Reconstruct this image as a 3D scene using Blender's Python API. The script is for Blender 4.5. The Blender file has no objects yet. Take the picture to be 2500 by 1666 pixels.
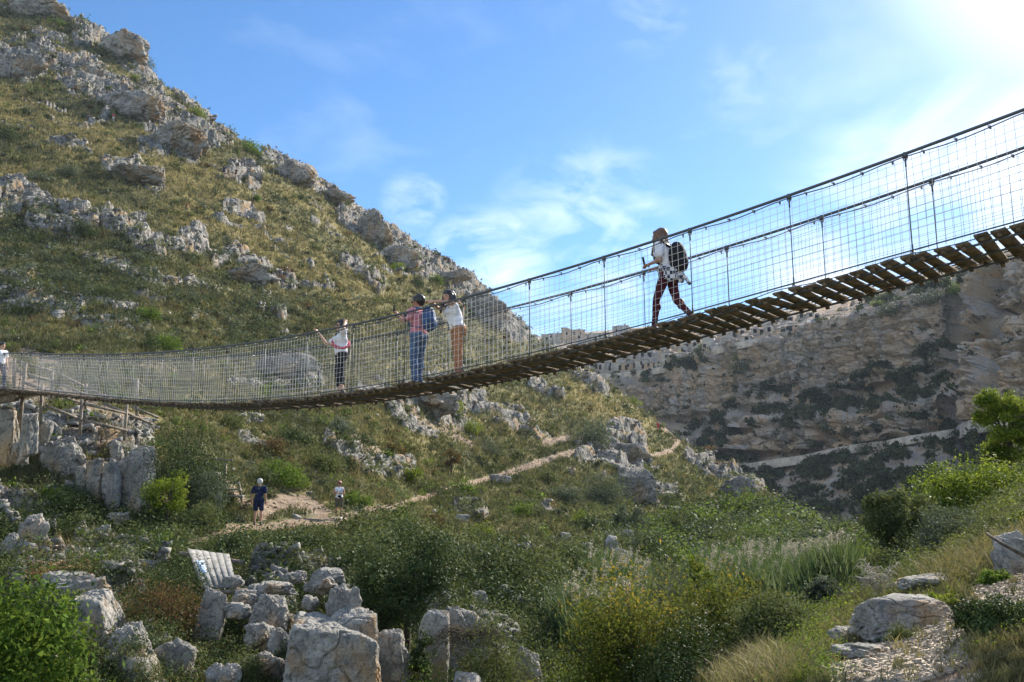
import bpy, math, numpy as np
from math import radians, sin, cos, tan, pi
from mathutils import Vector, Matrix

# ---------------------------------------------------------------- camera, light, exposure
SC = bpy.context.scene
COL = SC.collection
F = 2165.0                      # focal length in pixels of the 2500 px wide photograph
PITCH = radians(10.0)
cam_data = bpy.data.cameras.new('camera')
cam_data.sensor_width = 36.0
cam_data.lens = 36.0 * F / 2500.0
cam_data.clip_start = 0.1
cam_data.clip_end = 9000.0
cam = bpy.data.objects.new('camera', cam_data)
COL.objects.link(cam)
cam.location = (0, 0, 0)
cam.rotation_euler = (radians(90) + PITCH, 0, 0)
SC.camera = cam
SC.render.resolution_x = 1024
SC.render.resolution_y = 682
SC.view_settings.view_transform = 'Standard'
SC.view_settings.look = 'None'
SC.view_settings.exposure = 1.03
SC.view_settings.gamma = 1.0
SC.view_settings.use_curve_mapping = False
SC.cycles.max_bounces = 5
SC.cycles.diffuse_bounces = 3
SC.cycles.glossy_bounces = 1
SC.cycles.transmission_bounces = 2
SC.cycles.transparent_max_bounces = 6
SC.cycles.volume_bounces = 0
SC.cycles.use_adaptive_sampling = True
SC.cycles.adaptive_threshold = 0.02
SC.cycles.use_denoising = True
SC.cycles.denoiser = 'OPENIMAGEDENOISE'
SC.cycles.denoising_input_passes = 'RGB_ALBEDO_NORMAL'
SC.cycles.denoising_prefilter = 'ACCURATE'

SUN_AZ, SUN_EL = radians(40.0), radians(34.0)      # azimuth to the right of the view direction
SUN_DIR = Vector((sin(SUN_AZ) * cos(SUN_EL), cos(SUN_AZ) * cos(SUN_EL), sin(SUN_EL)))
ld = bpy.data.lights.new('sun', 'SUN')
ld.energy = 5.0
ld.angle = radians(0.5)
ld.color = (1.0, 0.93, 0.82)
sun = bpy.data.objects.new('sun', ld)
COL.objects.link(sun)
sun.rotation_euler = (-SUN_DIR).to_track_quat('-Z', 'Y').to_euler()

W = bpy.data.worlds.new('World')
SC.world = W
W.use_nodes = True
nt = W.node_tree
for n in list(nt.nodes): nt.nodes.remove(n)
def N(t, typ, **kw):
    n = t.nodes.new(typ)
    for k, v in kw.items():
        if k.startswith('i_'):
            n.inputs[k[2:].replace('_', ' ')].default_value = v
        else:
            setattr(n, k, v)
    return n
out = N(nt, 'ShaderNodeOutputWorld')
bg = N(nt, 'ShaderNodeBackground'); bg.inputs['Strength'].default_value = 0.098
sky = N(nt, 'ShaderNodeTexSky', sky_type='NISHITA')
sky.sun_disc = False
sky.sun_elevation = SUN_EL
sky.sun_rotation = SUN_AZ
sky.altitude = 300
sky.air_density = 1.0
sky.dust_density = 0.3
sky.ozone_density = 4.0
tc = N(nt, 'ShaderNodeTexCoord')
mp = N(nt, 'ShaderNodeMapping'); mp.inputs['Scale'].default_value = (1.0, 1.0, 2.6)
mp.inputs['Rotation'].default_value = (0, radians(14), 0)
nz = N(nt, 'ShaderNodeTexNoise'); nz.inputs['Scale'].default_value = 3.4; nz.inputs['Detail'].default_value = 7.0
nz.inputs['Roughness'].default_value = 0.58; nz.inputs['Distortion'].default_value = 0.35
rp = N(nt, 'ShaderNodeMapRange'); rp.inputs['From Min'].default_value = 0.53; rp.inputs['From Max'].default_value = 0.80
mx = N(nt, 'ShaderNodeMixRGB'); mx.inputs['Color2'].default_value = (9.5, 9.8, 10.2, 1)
L = nt.links.new
L(tc.outputs['Generated'], mp.inputs['Vector']); L(mp.outputs['Vector'], nz.inputs['Vector'])
L(nz.outputs['Fac'], rp.inputs['Value'])
# clouds gather low in the sky and towards the sun
sep = N(nt, 'ShaderNodeSeparateXYZ'); L(tc.outputs['Generated'], sep.inputs['Vector'])
lowm = N(nt, 'ShaderNodeMapRange'); lowm.inputs['From Min'].default_value = 0.45; lowm.inputs['From Max'].default_value = 0.12
lowm.inputs['To Min'].default_value = 0.12; lowm.inputs['To Max'].default_value = 0.5
L(sep.outputs['Z'], lowm.inputs['Value'])
mul = N(nt, 'ShaderNodeMath', operation='MULTIPLY'); L(rp.outputs['Result'], mul.inputs[0]); L(lowm.outputs['Result'], mul.inputs[1])
# a veil of thin cloud round the sun
dot = N(nt, 'ShaderNodeVectorMath', operation='DOT_PRODUCT'); L(tc.outputs['Generated'], dot.inputs[0]); dot.inputs[1].default_value = tuple(SUN_DIR)
veil = N(nt, 'ShaderNodeMapRange', interpolation_type='SMOOTHSTEP'); veil.inputs['From Min'].default_value = 0.96; veil.inputs['From Max'].default_value = 1.0
veil.inputs['To Max'].default_value = 0.6
L(dot.outputs['Value'], veil.inputs['Value'])
mxm = N(nt, 'ShaderNodeMath', operation='MAXIMUM'); L(mul.outputs[0], mxm.inputs[0]); L(veil.outputs['Result'], mxm.inputs[1])
# two banks of broken white cloud low over the far town
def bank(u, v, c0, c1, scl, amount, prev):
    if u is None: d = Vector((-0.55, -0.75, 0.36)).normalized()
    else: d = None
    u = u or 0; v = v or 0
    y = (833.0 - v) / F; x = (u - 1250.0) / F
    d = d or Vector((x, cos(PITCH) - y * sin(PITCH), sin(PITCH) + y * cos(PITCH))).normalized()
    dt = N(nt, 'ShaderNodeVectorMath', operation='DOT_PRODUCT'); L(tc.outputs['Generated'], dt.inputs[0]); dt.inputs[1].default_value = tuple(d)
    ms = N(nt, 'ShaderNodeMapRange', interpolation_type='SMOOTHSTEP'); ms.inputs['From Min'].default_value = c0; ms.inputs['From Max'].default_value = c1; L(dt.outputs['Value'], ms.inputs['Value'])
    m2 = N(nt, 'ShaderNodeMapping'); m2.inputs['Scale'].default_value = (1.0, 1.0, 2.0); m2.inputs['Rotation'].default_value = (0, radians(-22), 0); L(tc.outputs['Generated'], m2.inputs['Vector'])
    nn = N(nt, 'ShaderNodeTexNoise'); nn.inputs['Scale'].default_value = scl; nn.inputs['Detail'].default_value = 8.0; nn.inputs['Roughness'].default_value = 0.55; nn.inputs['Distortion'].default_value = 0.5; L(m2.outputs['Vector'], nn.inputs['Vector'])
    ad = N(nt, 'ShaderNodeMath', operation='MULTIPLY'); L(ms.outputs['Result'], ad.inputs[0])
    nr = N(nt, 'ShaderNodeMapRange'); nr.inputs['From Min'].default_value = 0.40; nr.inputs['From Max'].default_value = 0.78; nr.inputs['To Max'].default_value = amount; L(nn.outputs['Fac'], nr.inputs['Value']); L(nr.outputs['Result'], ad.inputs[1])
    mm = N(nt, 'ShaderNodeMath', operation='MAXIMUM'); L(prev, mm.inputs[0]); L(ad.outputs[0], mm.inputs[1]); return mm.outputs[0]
fac = bank(1430, 590, 0.9915, 0.9993, 14.0, 0.45, mxm.outputs[0])
fac = bank(1190, 660, 0.9965, 0.9997, 12.0, 0.85, fac)
fac = bank(1010, 490, 0.9991, 0.9999, 24.0, 0.32, fac)
fac = bank(1810, 200, 0.9985, 0.9999, 18.0, 0.16, fac)
fac = bank(1580, 40, 0.9988, 0.9999, 20.0, 0.18, fac)
fac = bank(2350, 600, 0.975, 0.998, 3.0, 1.35, fac)
fac = bank(None, None, -0.05, 0.60, 4.0, 0.9, fac)         # unseen cloud bank behind the camera, added as fill light for the shaded cliff
hsv = N(nt, 'ShaderNodeHueSaturation'); hsv.inputs['Saturation'].default_value = 1.18; hsv.inputs['Value'].default_value = 1.0
L(sky.outputs['Color'], hsv.inputs['Color'])
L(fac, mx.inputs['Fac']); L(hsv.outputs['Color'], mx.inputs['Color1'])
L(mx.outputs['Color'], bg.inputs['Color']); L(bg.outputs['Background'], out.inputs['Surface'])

# ---------------------------------------------------------------- helpers
CP, SP = cos(PITCH), sin(PITCH)
def P(u, v, D):
    """world point seen at photo pixel (u, v) whose forward distance is D"""
    y = (833.0 - v) / F; x = (u - 1250.0) / F
    k = D / (CP - y * SP)
    return Vector((x * k, D, (SP + y * CP) * k))
def tz(v):
    y = (833.0 - v) / F
    return (SP + y * CP) / (CP - y * SP)
def pix(x, y, z):
    d = y * CP + z * SP
    return 1250 + F * x / d, 833 - F * (z * CP - y * SP) / d

_rs = np.random.RandomState(7)
PERM = np.concatenate([_rs.permutation(512)] * 3).astype(np.int32)
GA = _rs.rand(512) * 2 * pi
GX, GY = np.cos(GA), np.sin(GA)
G3 = _rs.randn(512, 3); G3 /= np.linalg.norm(G3, axis=1)[:, None]
def n2(x, y, seed=0):
    xi = np.floor(x).astype(np.int64); yi = np.floor(y).astype(np.int64)
    fx = x - xi; fy = y - yi
    ux = fx * fx * fx * (fx * (fx * 6 - 15) + 10); uy = fy * fy * fy * (fy * (fy * 6 - 15) + 10)
    def g(ix, iy, dx, dy):
        h = PERM[(PERM[(ix + seed * 17) & 511] + iy) & 511]
        return GX[h] * dx + GY[h] * dy
    a = g(xi, yi, fx, fy); b = g(xi + 1, yi, fx - 1, fy)
    c = g(xi, yi + 1, fx, fy - 1); d = g(xi + 1, yi + 1, fx - 1, fy - 1)
    return ((a + (b - a) * ux) + ((c + (d - c) * ux) - (a + (b - a) * ux)) * uy) * 1.5
def f2(x, y, oct=4, seed=0, ridge=False):
    s = 0; a = 1.0; t = 0
    for o in range(oct):
        v = n2(x * 2 ** o + 13.1 * o, y * 2 ** o - 7.7 * o, seed + o)
        s = s + a * ((1 - 2 * np.abs(v)) if ridge else v); t += a; a *= 0.5
    return s / t
def n3(p, seed=0):
    i = np.floor(p).astype(np.int64); f = p - i
    w = f * f * f * (f * (f * 6 - 15) + 10)
    r = 0
    for dx in (0, 1):
        for dy in (0, 1):
            for dz in (0, 1):
                h = PERM[(PERM[(PERM[(i[:, 0] + dx + seed * 31) & 511] + i[:, 1] + dy) & 511] + i[:, 2] + dz) & 511]
                g = G3[h]
                d = g[:, 0] * (f[:, 0] - dx) + g[:, 1] * (f[:, 1] - dy) + g[:, 2] * (f[:, 2] - dz)
                r = r + d * (w[:, 0] if dx else 1 - w[:, 0]) * (w[:, 1] if dy else 1 - w[:, 1]) * (w[:, 2] if dz else 1 - w[:, 2])
    return r * 1.5
def f3(p, oct=4, seed=0, ridge=False):
    s = 0; a = 1.0; t = 0
    for o in range(oct):
        v = n3(p * 2 ** o + 3.7 * o, seed + o)
        s = s + a * ((1 - 2 * np.abs(v)) if ridge else v); t += a; a *= 0.5
    return s / t
def worley(x, y, seed=0):
    """F1, F2 and a random value per cell"""
    xi = np.floor(x).astype(np.int64); yi = np.floor(y).astype(np.int64)
    f1 = np.full(x.shape, 9.0); fb = np.full(x.shape, 9.0); hv = np.zeros(x.shape)
    for dx in (-1, 0, 1):
        for dy in (-1, 0, 1):
            h = PERM[(PERM[(xi + dx + seed * 29) & 511] + yi + dy) & 511]
            px = xi + dx + 0.1 + 0.8 * (GA[h] / (2 * pi)); py = yi + dy + 0.1 + 0.8 * (GA[(h + 77) & 511] / (2 * pi))
            d = np.hypot(px - x, py - y)
            c = d < f1
            fb = np.where(c, f1, np.minimum(fb, d)); hv = np.where(c, GA[(h + 201) & 511] / (2 * pi), hv); f1 = np.where(c, d, f1)
    return f1, fb, hv
def sst(x, a, b):
    t = np.clip((x - a) / (b - a), 0, 1); return t * t * (3 - 2 * t)

def tag(o, label=None, cat=None, group=None, kind=None):
    if label: o['label'] = label
    if cat: o['category'] = cat
    if group: o['group'] = group
    if kind: o['kind'] = kind
    return o
def mesh_np(name, V, Fc, mats=None, smooth=False, attrs=None, mi=None):
    V = np.asarray(V, dtype=np.float32); me = bpy.data.meshes.new(name)
    if isinstance(Fc, np.ndarray):
        k = Fc.shape[1]; fl = Fc.astype(np.int32).ravel(); nf = len(Fc)
        st = np.arange(nf, dtype=np.int32) * k; tot = np.full(nf, k, dtype=np.int32)
    else:
        nf = len(Fc); tot = np.array([len(f) for f in Fc], dtype=np.int32)
        fl = np.array([i for f in Fc for i in f], dtype=np.int32); st = np.concatenate([[0], np.cumsum(tot)[:-1]]).astype(np.int32)
    me.vertices.add(len(V)); me.vertices.foreach_set('co', V.ravel())
    me.loops.add(len(fl)); me.loops.foreach_set('vertex_index', fl)
    me.polygons.add(nf); me.polygons.foreach_set('loop_start', st)
    me.polygons.foreach_set('loop_total', tot)
    if smooth: me.polygons.foreach_set('use_smooth', np.ones(nf, dtype=bool))
    if mats:
        for m in (mats if isinstance(mats, (list, tuple)) else [mats]): me.materials.append(m)
    if mi is not None: me.polygons.foreach_set('material_index', np.asarray(mi, dtype=np.int32))
    me.update(calc_edges=True)
    for k, a in (attrs or {}).items():
        at = me.attributes.new(k, 'FLOAT', 'POINT'); at.data.foreach_set('value', np.asarray(a, dtype=np.float32))
    return me
def ob(name, me, parent=None, loc=None, rot=None):
    o = bpy.data.objects.new(name, me); COL.objects.link(o)
    if parent: o.parent = parent
    if loc is not None: o.location = loc
    if rot is not None: o.rotation_euler = rot
    return o
def empty(name, loc=(0, 0, 0), rz=0.0, rot=None):
    o = bpy.data.objects.new(name, None); COL.objects.link(o); o.empty_display_size = 0.2
    o.location = loc; o.rotation_euler = rot if rot else (0, 0, rz); return o
def copy_tree(o, parent=None):
    c = o.copy(); COL.objects.link(c); c.parent = parent
    for ch in list(o.children):
        copy_tree(ch, c)
    return c

class MB:
    """collects tubes, boxes and polygons into one mesh"""
    def __init__(s): s.V = []; s.F = []; s.n = 0
    def add(s, V, Fc):
        s.V.append(np.asarray(V, dtype=float)); s.F += [tuple(int(i) + s.n for i in f) for f in Fc]; s.n += len(V)
    def box(s, c, size, M=None):
        sx, sy, sz = [q / 2 for q in size]
        v = np.array([[x, y, z] for x in (-sx, sx) for y in (-sy, sy) for z in (-sz, sz)])
        if M is not None: v = v @ np.array(M.to_3x3()).T
        s.add(v + np.array(c), [(0, 1, 3, 2), (4, 6, 7, 5), (0, 4, 5, 1), (2, 3, 7, 6), (0, 2, 6, 4), (1, 5, 7, 3)])
    def tube(s, pts, r, k=6, cap=True):
        pts = [Vector(p) for p in pts]; n = len(pts)
        rr = r if hasattr(r, '__len__') else [r] * n
        V = []; ref = Vector((0.31, 0.22, 0.92))
        for i, p in enumerate(pts):
            d = (pts[min(i + 1, n - 1)] - pts[max(i - 1, 0)]).normalized()
            if abs(d.dot(ref)) > 0.98: ref = Vector((1, 0.1, 0))
            a = d.cross(ref).normalized(); b = d.cross(a).normalized(); ref = b.cross(d) if False else ref
            for j in range(k):
                t = 2 * pi * j / k; V.append(p + (a * cos(t) + b * sin(t)) * rr[i])
        Fc = [(i * k + j, i * k + (j + 1) % k, (i + 1) * k + (j + 1) % k, (i + 1) * k + j) for i in range(n - 1) for j in range(k)]
        if cap: Fc += [tuple(range(k))[::-1], tuple((n - 1) * k + j for j in range(k))]
        s.add([tuple(v) for v in V], Fc)
    def beam(s, a, b, w, h):
        a = Vector(a); b = Vector(b); d = (b - a)
        M = d.to_track_quat('Y', 'Z').to_matrix()
        s.box((a + b) / 2, (w, d.length, h), M)
    def build(s, name, mat, parent=None, smooth=False):
        V = np.concatenate(s.V)
        me = mesh_np(name, V, s.F, mat, smooth)
        return ob(name, me, parent)

# ---------------------------------------------------------------- materials
def newmat(name):
    m = bpy.data.materials.new(name); m.use_nodes = True
    t = m.node_tree
    for n in list(t.nodes): t.nodes.remove(n)
    o = N(t, 'ShaderNodeOutputMaterial'); b = N(t, 'ShaderNodeBsdfPrincipled')
    b.inputs['Specular IOR Level'].default_value = 0.25
    b.inputs['Roughness'].default_value = 0.85
    t.links.new(b.outputs[0], o.inputs[0])
    return m, t, b, o
def noise(t, scale, detail=4, rough=0.55, vec=None, dist=0.0):
    n = N(t, 'ShaderNodeTexNoise'); n.inputs['Scale'].default_value = scale; n.inputs['Detail'].default_value = detail
    n.inputs['Roughness'].default_value = rough; n.inputs['Distortion'].default_value = dist
    if vec is not None: t.links.new(vec, n.inputs['Vector'])
    return n.outputs['Fac']
def rng_(t, val, a, b, c=0.0, d=1.0):
    n = N(t, 'ShaderNodeMapRange'); t.links.new(val, n.inputs['Value'])
    for k, x in zip(('From Min', 'From Max', 'To Min', 'To Max'), (a, b, c, d)): n.inputs[k].default_value = x
    return n.outputs['Result']
def mixc(t, fac, c1, c2, mode='MIX'):
    n = N(t, 'ShaderNodeMixRGB', blend_type=mode)
    for s_, x in (('Fac', fac), ('Color1', c1), ('Color2', c2)):
        if isinstance(x, (tuple, list)): n.inputs[s_].default_value = (*x[:3], 1)
        elif isinstance(x, (int, float)): n.inputs[s_].default_value = x
        else: t.links.new(x, n.inputs[s_])
    return n.outputs['Color']
def mth(t, op, a, b=None):
    n = N(t, 'ShaderNodeMath', operation=op)
    for i, x in enumerate((a, b)):
        if x is None: continue
        if isinstance(x, (int, float)): n.inputs[i].default_value = x
        else: t.links.new(x, n.inputs[i])
    return n.outputs[0]
def attr(t, name):
    n = N(t, 'ShaderNodeAttribute'); n.attribute_name = name; return n.outputs['Fac']
def bump(t, b, h, strength, dist):
    n = N(t, 'ShaderNodeBump'); n.inputs['Strength'].default_value = strength; n.inputs['Distance'].default_value = dist
    t.links.new(h, n.inputs['Height']); t.links.new(n.outputs[0], b.inputs['Normal'])
def objco(t): return N(t, 'ShaderNodeTexCoord').outputs['Object']
def scaled(t, vec, s):
    n = N(t, 'ShaderNodeMapping'); n.inputs['Scale'].default_value = s; t.links.new(vec, n.inputs['Vector']); return n.outputs[0]

def rock_colour(t, co, k=1.0, warm=0.5, dark=(0.10, 0.10, 0.10), cover=0.0):
    """weathered limestone: pale grey, darker lichen patches (cover widens them as painted crevice shade), ochre stains, black pits"""
    a = noise(t, 0.9 * k, 5, 0.6, co); b = noise(t, 3.2 * k, 8, 0.72, co, 0.6); c = noise(t, 13 * k, 5, 0.75, co)
    base = mixc(t, rng_(t, a, 0.38, 0.62), (0.25, 0.235, 0.205), (0.46, 0.43, 0.375))
    base = mixc(t, rng_(t, b, 0.50 - cover, 0.62 - cover, 0, 0.9), base, dark)
    d = noise(t, 0.55 * k, 3, 0.5, scaled(t, co, (1.3, 1.3, 0.7)))
    base = mixc(t, rng_(t, d, 0.56 - 0.12 * warm + 0.06, 0.72 - 0.16 * max(0.0, warm - 0.5), 0, 0.85), base, (0.42, 0.27, 0.13))
    base = mixc(t, rng_(t, c, 0.36, 0.46, 0.85, 0.0), base, (0.06, 0.06, 0.055))
    return base, b, c
M = {}
def make_rock(name, k, warm, bs, bd, dark=(0.10, 0.10, 0.10)):
    m, t, b, o = newmat(name); co = objco(t)
    col, nb, nc = rock_colour(t, co, k, warm, dark)
    t.links.new(col, b.inputs['Base Color']); b.inputs['Roughness'].default_value = 0.92
    v = N(t, 'ShaderNodeTexVoronoi', feature='DISTANCE_TO_EDGE'); v.inputs['Scale'].default_value = 0.6 * k
    vv = N(t, 'ShaderNodeVectorMath', operation='ADD')
    nn = N(t, 'ShaderNodeTexNoise'); nn.inputs['Scale'].default_value = 2.5 * k; nn.inputs['Detail'].default_value = 3
    t.links.new(co, nn.inputs['Vector']); sc_ = N(t, 'ShaderNodeVectorMath', operation='SCALE'); sc_.inputs['Scale'].default_value = 0.5 / k
    t.links.new(nn.outputs['Color'], sc_.inputs[0]); t.links.new(co, vv.inputs[0]); t.links.new(sc_.outputs[0], vv.inputs[1]); t.links.new(vv.outputs[0], v.inputs['Vector'])
    crack = rng_(t, v.outputs['Distance'], 0.0, 0.02, 0, 1)
    h = mth(t, 'ADD', mth(t, 'MULTIPLY', nb, 0.6), mth(t, 'ADD', mth(t, 'MULTIPLY', nc, 0.35), mth(t, 'MULTIPLY', crack, 0.05)))
    bump(t, b, h, bs, bd)
    M[name] = m; return m
make_rock('limestone', 1.0, 0.5, 1.0, 0.10)
make_rock('limestone_ochre', 0.9, 1.3, 1.0, 0.10)
make_rock('limestone_far', 0.4, 0.6, 1.0, 0.5, (0.085, 0.08, 0.07))
make_rock('limestone_near', 2.0, 0.80, 1.0, 0.05, (0.13, 0.13, 0.125))
def flat(name, col, rough=0.8, spec=0.25, metal=0.0, nscale=None, amt=0.25, bmp=0.0):
    m, t, b, o = newmat(name)
    b.inputs['Roughness'].default_value = rough; b.inputs['Specular IOR Level'].default_value = spec; b.inputs['Metallic'].default_value = metal
    if nscale:
        f = noise(t, nscale, 4, 0.6, objco(t)); c2 = tuple(max(0, x * (1 - amt * 1.6)) for x in col)
        t.links.new(mixc(t, rng_(t, f, 0.35, 0.65), c2, tuple(min(1, x * (1 + amt)) for x in col)), b.inputs['Base Color'])
        if bmp: bump(t, b, f, 0.6, bmp)
    else: b.inputs['Base Color'].default_value = (*col, 1)
    M[name] = m; return m
def leafmat(name, c_dark, c_mid, c_light, rough=0.45, spec=0.4, trans=0.35):
    """leaf colour runs over three tones by a random value stored per leaf"""
    m, t, b, o = newmat(name)
    r = N(t, 'ShaderNodeValToRGB'); cr = r.color_ramp
    cr.elements[0].position = 0.0; cr.elements[0].color = (*c_dark, 1)
    cr.elements[1].position = 1.0; cr.elements[1].color = (*c_light, 1)
    e = cr.elements.new(0.55); e.color = (*c_mid, 1)
    t.links.new(attr(t, 'rnd'), r.inputs['Fac'])
    t.links.new(r.outputs['Color'], b.inputs['Base Color'])
    b.inputs['Roughness'].default_value = rough; b.inputs['Specular IOR Level'].default_value = spec
    tr = N(t, 'ShaderNodeBsdfTranslucent'); g = mixc(t, 0.25, r.outputs['Color'], (0.25, 0.27, 0.04), 'MIX')
    t.links.new(g, tr.inputs['Color'])
    ms = N(t, 'ShaderNodeMixShader'); ms.inputs['Fac'].default_value = trans
    t.links.new(b.outputs[0], ms.inputs[1]); t.links.new(tr.outputs[0], ms.inputs[2]); t.links.new(ms.outputs[0], o.inputs[0])
    M[name] = m; return m
# ---------------------------------------------------------------- terrain: the left bank hill, the gorge floor and the right bank, one height field
PROF = {
 -900: [(1.2,3600),(4,2300),(10,1650),(20,1350),(36,900),(60,600),(100,200),(150,-100),(200,-300),(300,-500),(420,-500)],
 -300: [(1.2,3600),(4,2300),(10,1750),(20,1500),(28,1320),(32,1100),(38,960),(60,780),(100,400),(150,60),(200,-130),(300,-330),(420,-400)],
 0:   [(1.2,3600),(4,2300),(10,1850),(15,1690),(18,1600),(22,1470),(28,1330),(31,1230),(34,1030),(38,975),(50,900),(65,800),(90,610),(115,455),(150,260),(190,80),(215,-40),(240,-70),(300,-60),(420,100)],
 130: [(1.2,3600),(4,2300),(10,1860),(15,1700),(18,1610),(22,1480),(28,1350),(31.5,1240),(34.5,1050),(38,990),(50,900),(65,800),(90,625),(118,455),(150,300),(190,120),(218,10),(235,20),(300,120),(420,300)],
 300: [(1.2,3600),(4,2400),(10,1900),(15,1740),(18,1630),(22,1500),(26,1400),(31,1310),(33.5,1245),(35.5,1065),(38,1015),(50,900),(65,800),(90,645),(120,490),(160,310),(190,210),(218,125),(235,130),(300,240),(420,400)],
 450: [(1.2,3600),(4,2450),(10,1950),(15,1780),(18,1650),(21,1550),(24,1440),(27,1370),(30,1325),(33,1270),(36,1180),(39,1090),(43,1040),(55,930),(70,840),(92,700),(120,550),(160,390),(195,270),(212,240),(235,260),(300,370),(420,520)],
 600: [(1.2,3600),(4,2500),(10,2000),(14,1850),(17,1720),(20,1610),(24,1480),(29,1360),(33,1300),(35.3,1285),(38,1230),(42,1160),(50,1070),(62,990),(85,860),(110,710),(140,560),(160,460),(185,390),(205,350),(230,375),(300,480),(420,650)],
 750: [(1.2,3600),(4,2500),(10,2050),(14,1870),(17,1740),(20,1620),(24,1490),(30,1370),(35,1305),(38.5,1277),(42,1220),(47,1150),(55,1070),(68,990),(90,870),(115,750),(150,600),(180,500),(205,440),(225,415),(245,440),(320,560),(420,700)],
 900: [(1.2,3600),(4,2500),(10,2060),(14,1880),(17,1760),(20,1650),(24,1520),(30,1400),(36,1320),(42,1258),(47,1210),(55,1120),(70,1010),(90,910),(120,790),(160,660),(200,580),(228,530),(250,555),(330,660),(420,760)],
 1030:[(1.2,3600),(4,2450),(10,2050),(14,1880),(18,1750),(22,1620),(28,1470),(36,1350),(45,1270),(56,1212),(63,1170),(75,1070),(95,975),(120,880),(160,770),(200,670),(235,605),(255,625),(330,720),(420,800)],
 1150:[(1.2,3600),(4,2400),(10,2040),(14,1870),(18,1760),(24,1590),(30,1470),(40,1360),(55,1260),(75,1185),(88,1160),(98,1090),(120,990),(150,890),(190,790),(225,705),(245,675),(265,700),(330,780),(420,840)],
 1290:[(1.2,3600),(4,2350),(10,1960),(14,1840),(20,1700),(25,1590),(33,1440),(45,1330),(60,1255),(80,1190),(97,1148),(108,1085),(135,1000),(160,945),(200,870),(228,825),(245,822),(280,860),(420,930)],
 1450:[(1.2,3600),(4,2300),(9,1900),(13,1790),(20,1690),(27,1580),(35,1440),(50,1330),(75,1230),(100,1150),(118,1097),(138,1035),(170,970),(200,925),(225,902),(245,915),(300,980),(420,1040)],
 1600:[(1.2,3600),(4,2250),(8,1830),(12,1740),(20,1660),(28,1570),(36,1480),(50,1370),(75,1270),(100,1200),(130,1135),(160,1085),(180,1048),(205,1022),(235,1050),(300,1100),(420,1140)],
 1750:[(1.2,3600),(4,2200),(7,1760),(11,1680),(20,1600),(30,1530),(40,1440),(60,1345),(80,1290),(110,1220),(140,1170),(165,1135),(185,1140),(240,1180),(420,1215)],
 1900:[(1.2,3600),(4,2150),(7,1690),(10,1620),(16,1570),(25,1520),(33,1470),(45,1400),(70,1320),(95,1262),(118,1212),(132,1205),(160,1228),(250,1235),(420,1220)],
 2000:[(1.2,3600),(4,2050),(6,1700),(8,1600),(11,1545),(15,1510),(22,1480),(32,1440),(50,1390),(75,1355),(110,1338),(160,1340),(250,1345),(420,1350)],
 2130:[(1.2,3600),(4,2000),(6,1660),(8,1580),(10,1520),(12,1490),(16,1465),(22,1435),(32,1395),(48,1360),(75,1342),(110,1336),(180,1340),(420,1350)],
 2250:[(1.2,3600),(4,1950),(6,1640),(8,1540),(10,1490),(12,1455),(15,1415),(20,1375),(30,1335),(45,1310),(70,1300),(130,1300),(200,1305),(420,1320)],
 2380:[(1.2,3600),(4,1900),(6,1570),(8,1470),(10,1420),(13,1370),(17,1320),(24,1270),(35,1220),(50,1200),(80,1190),(150,1180),(420,1100)],
 2500:[(1.2,3600),(4,1820),(5.5,1570),(7,1480),(9,1410),(12,1340),(16,1280),(22,1210),(30,1160),(42,1130),(70,1110),(150,1120),(420,1100)],
 2800:[(1.2,3600),(4,1700),(7,1350),(12,1200),(20,1100),(40,1000),(70,980),(150,1020),(420,1050)],
 3500:[(1.2,3600),(4,1650),(7,1250),(12,1050),(25,950),(60,900),(150,950),(420,1000)],
}
LG = np.linspace(math.log(1.2), math.log(420), 560)
UG = np.arange(-900, 3501, 10.0)
_us = sorted(PROF)
_T = np.array([np.interp(LG, np.log([d for d, v in PROF[u]]), [tz(v) for d, v in PROF[u]]) for u in _us])
def gsm(A, s, ax):
    r = int(3 * s) + 1; k = np.exp(-0.5 * (np.arange(-r, r + 1) / s) ** 2); k /= k.sum()
    return np.apply_along_axis(lambda q: np.convolve(np.pad(q, r, mode='edge'), k, 'valid'), ax, A)
_T = gsm(_T, 2.5, 1)
TG = np.array([np.interp(UG, _us, _T[:, j]) for j in range(len(LG))]).T
TG = gsm(TG, 4.0, 0)
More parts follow.
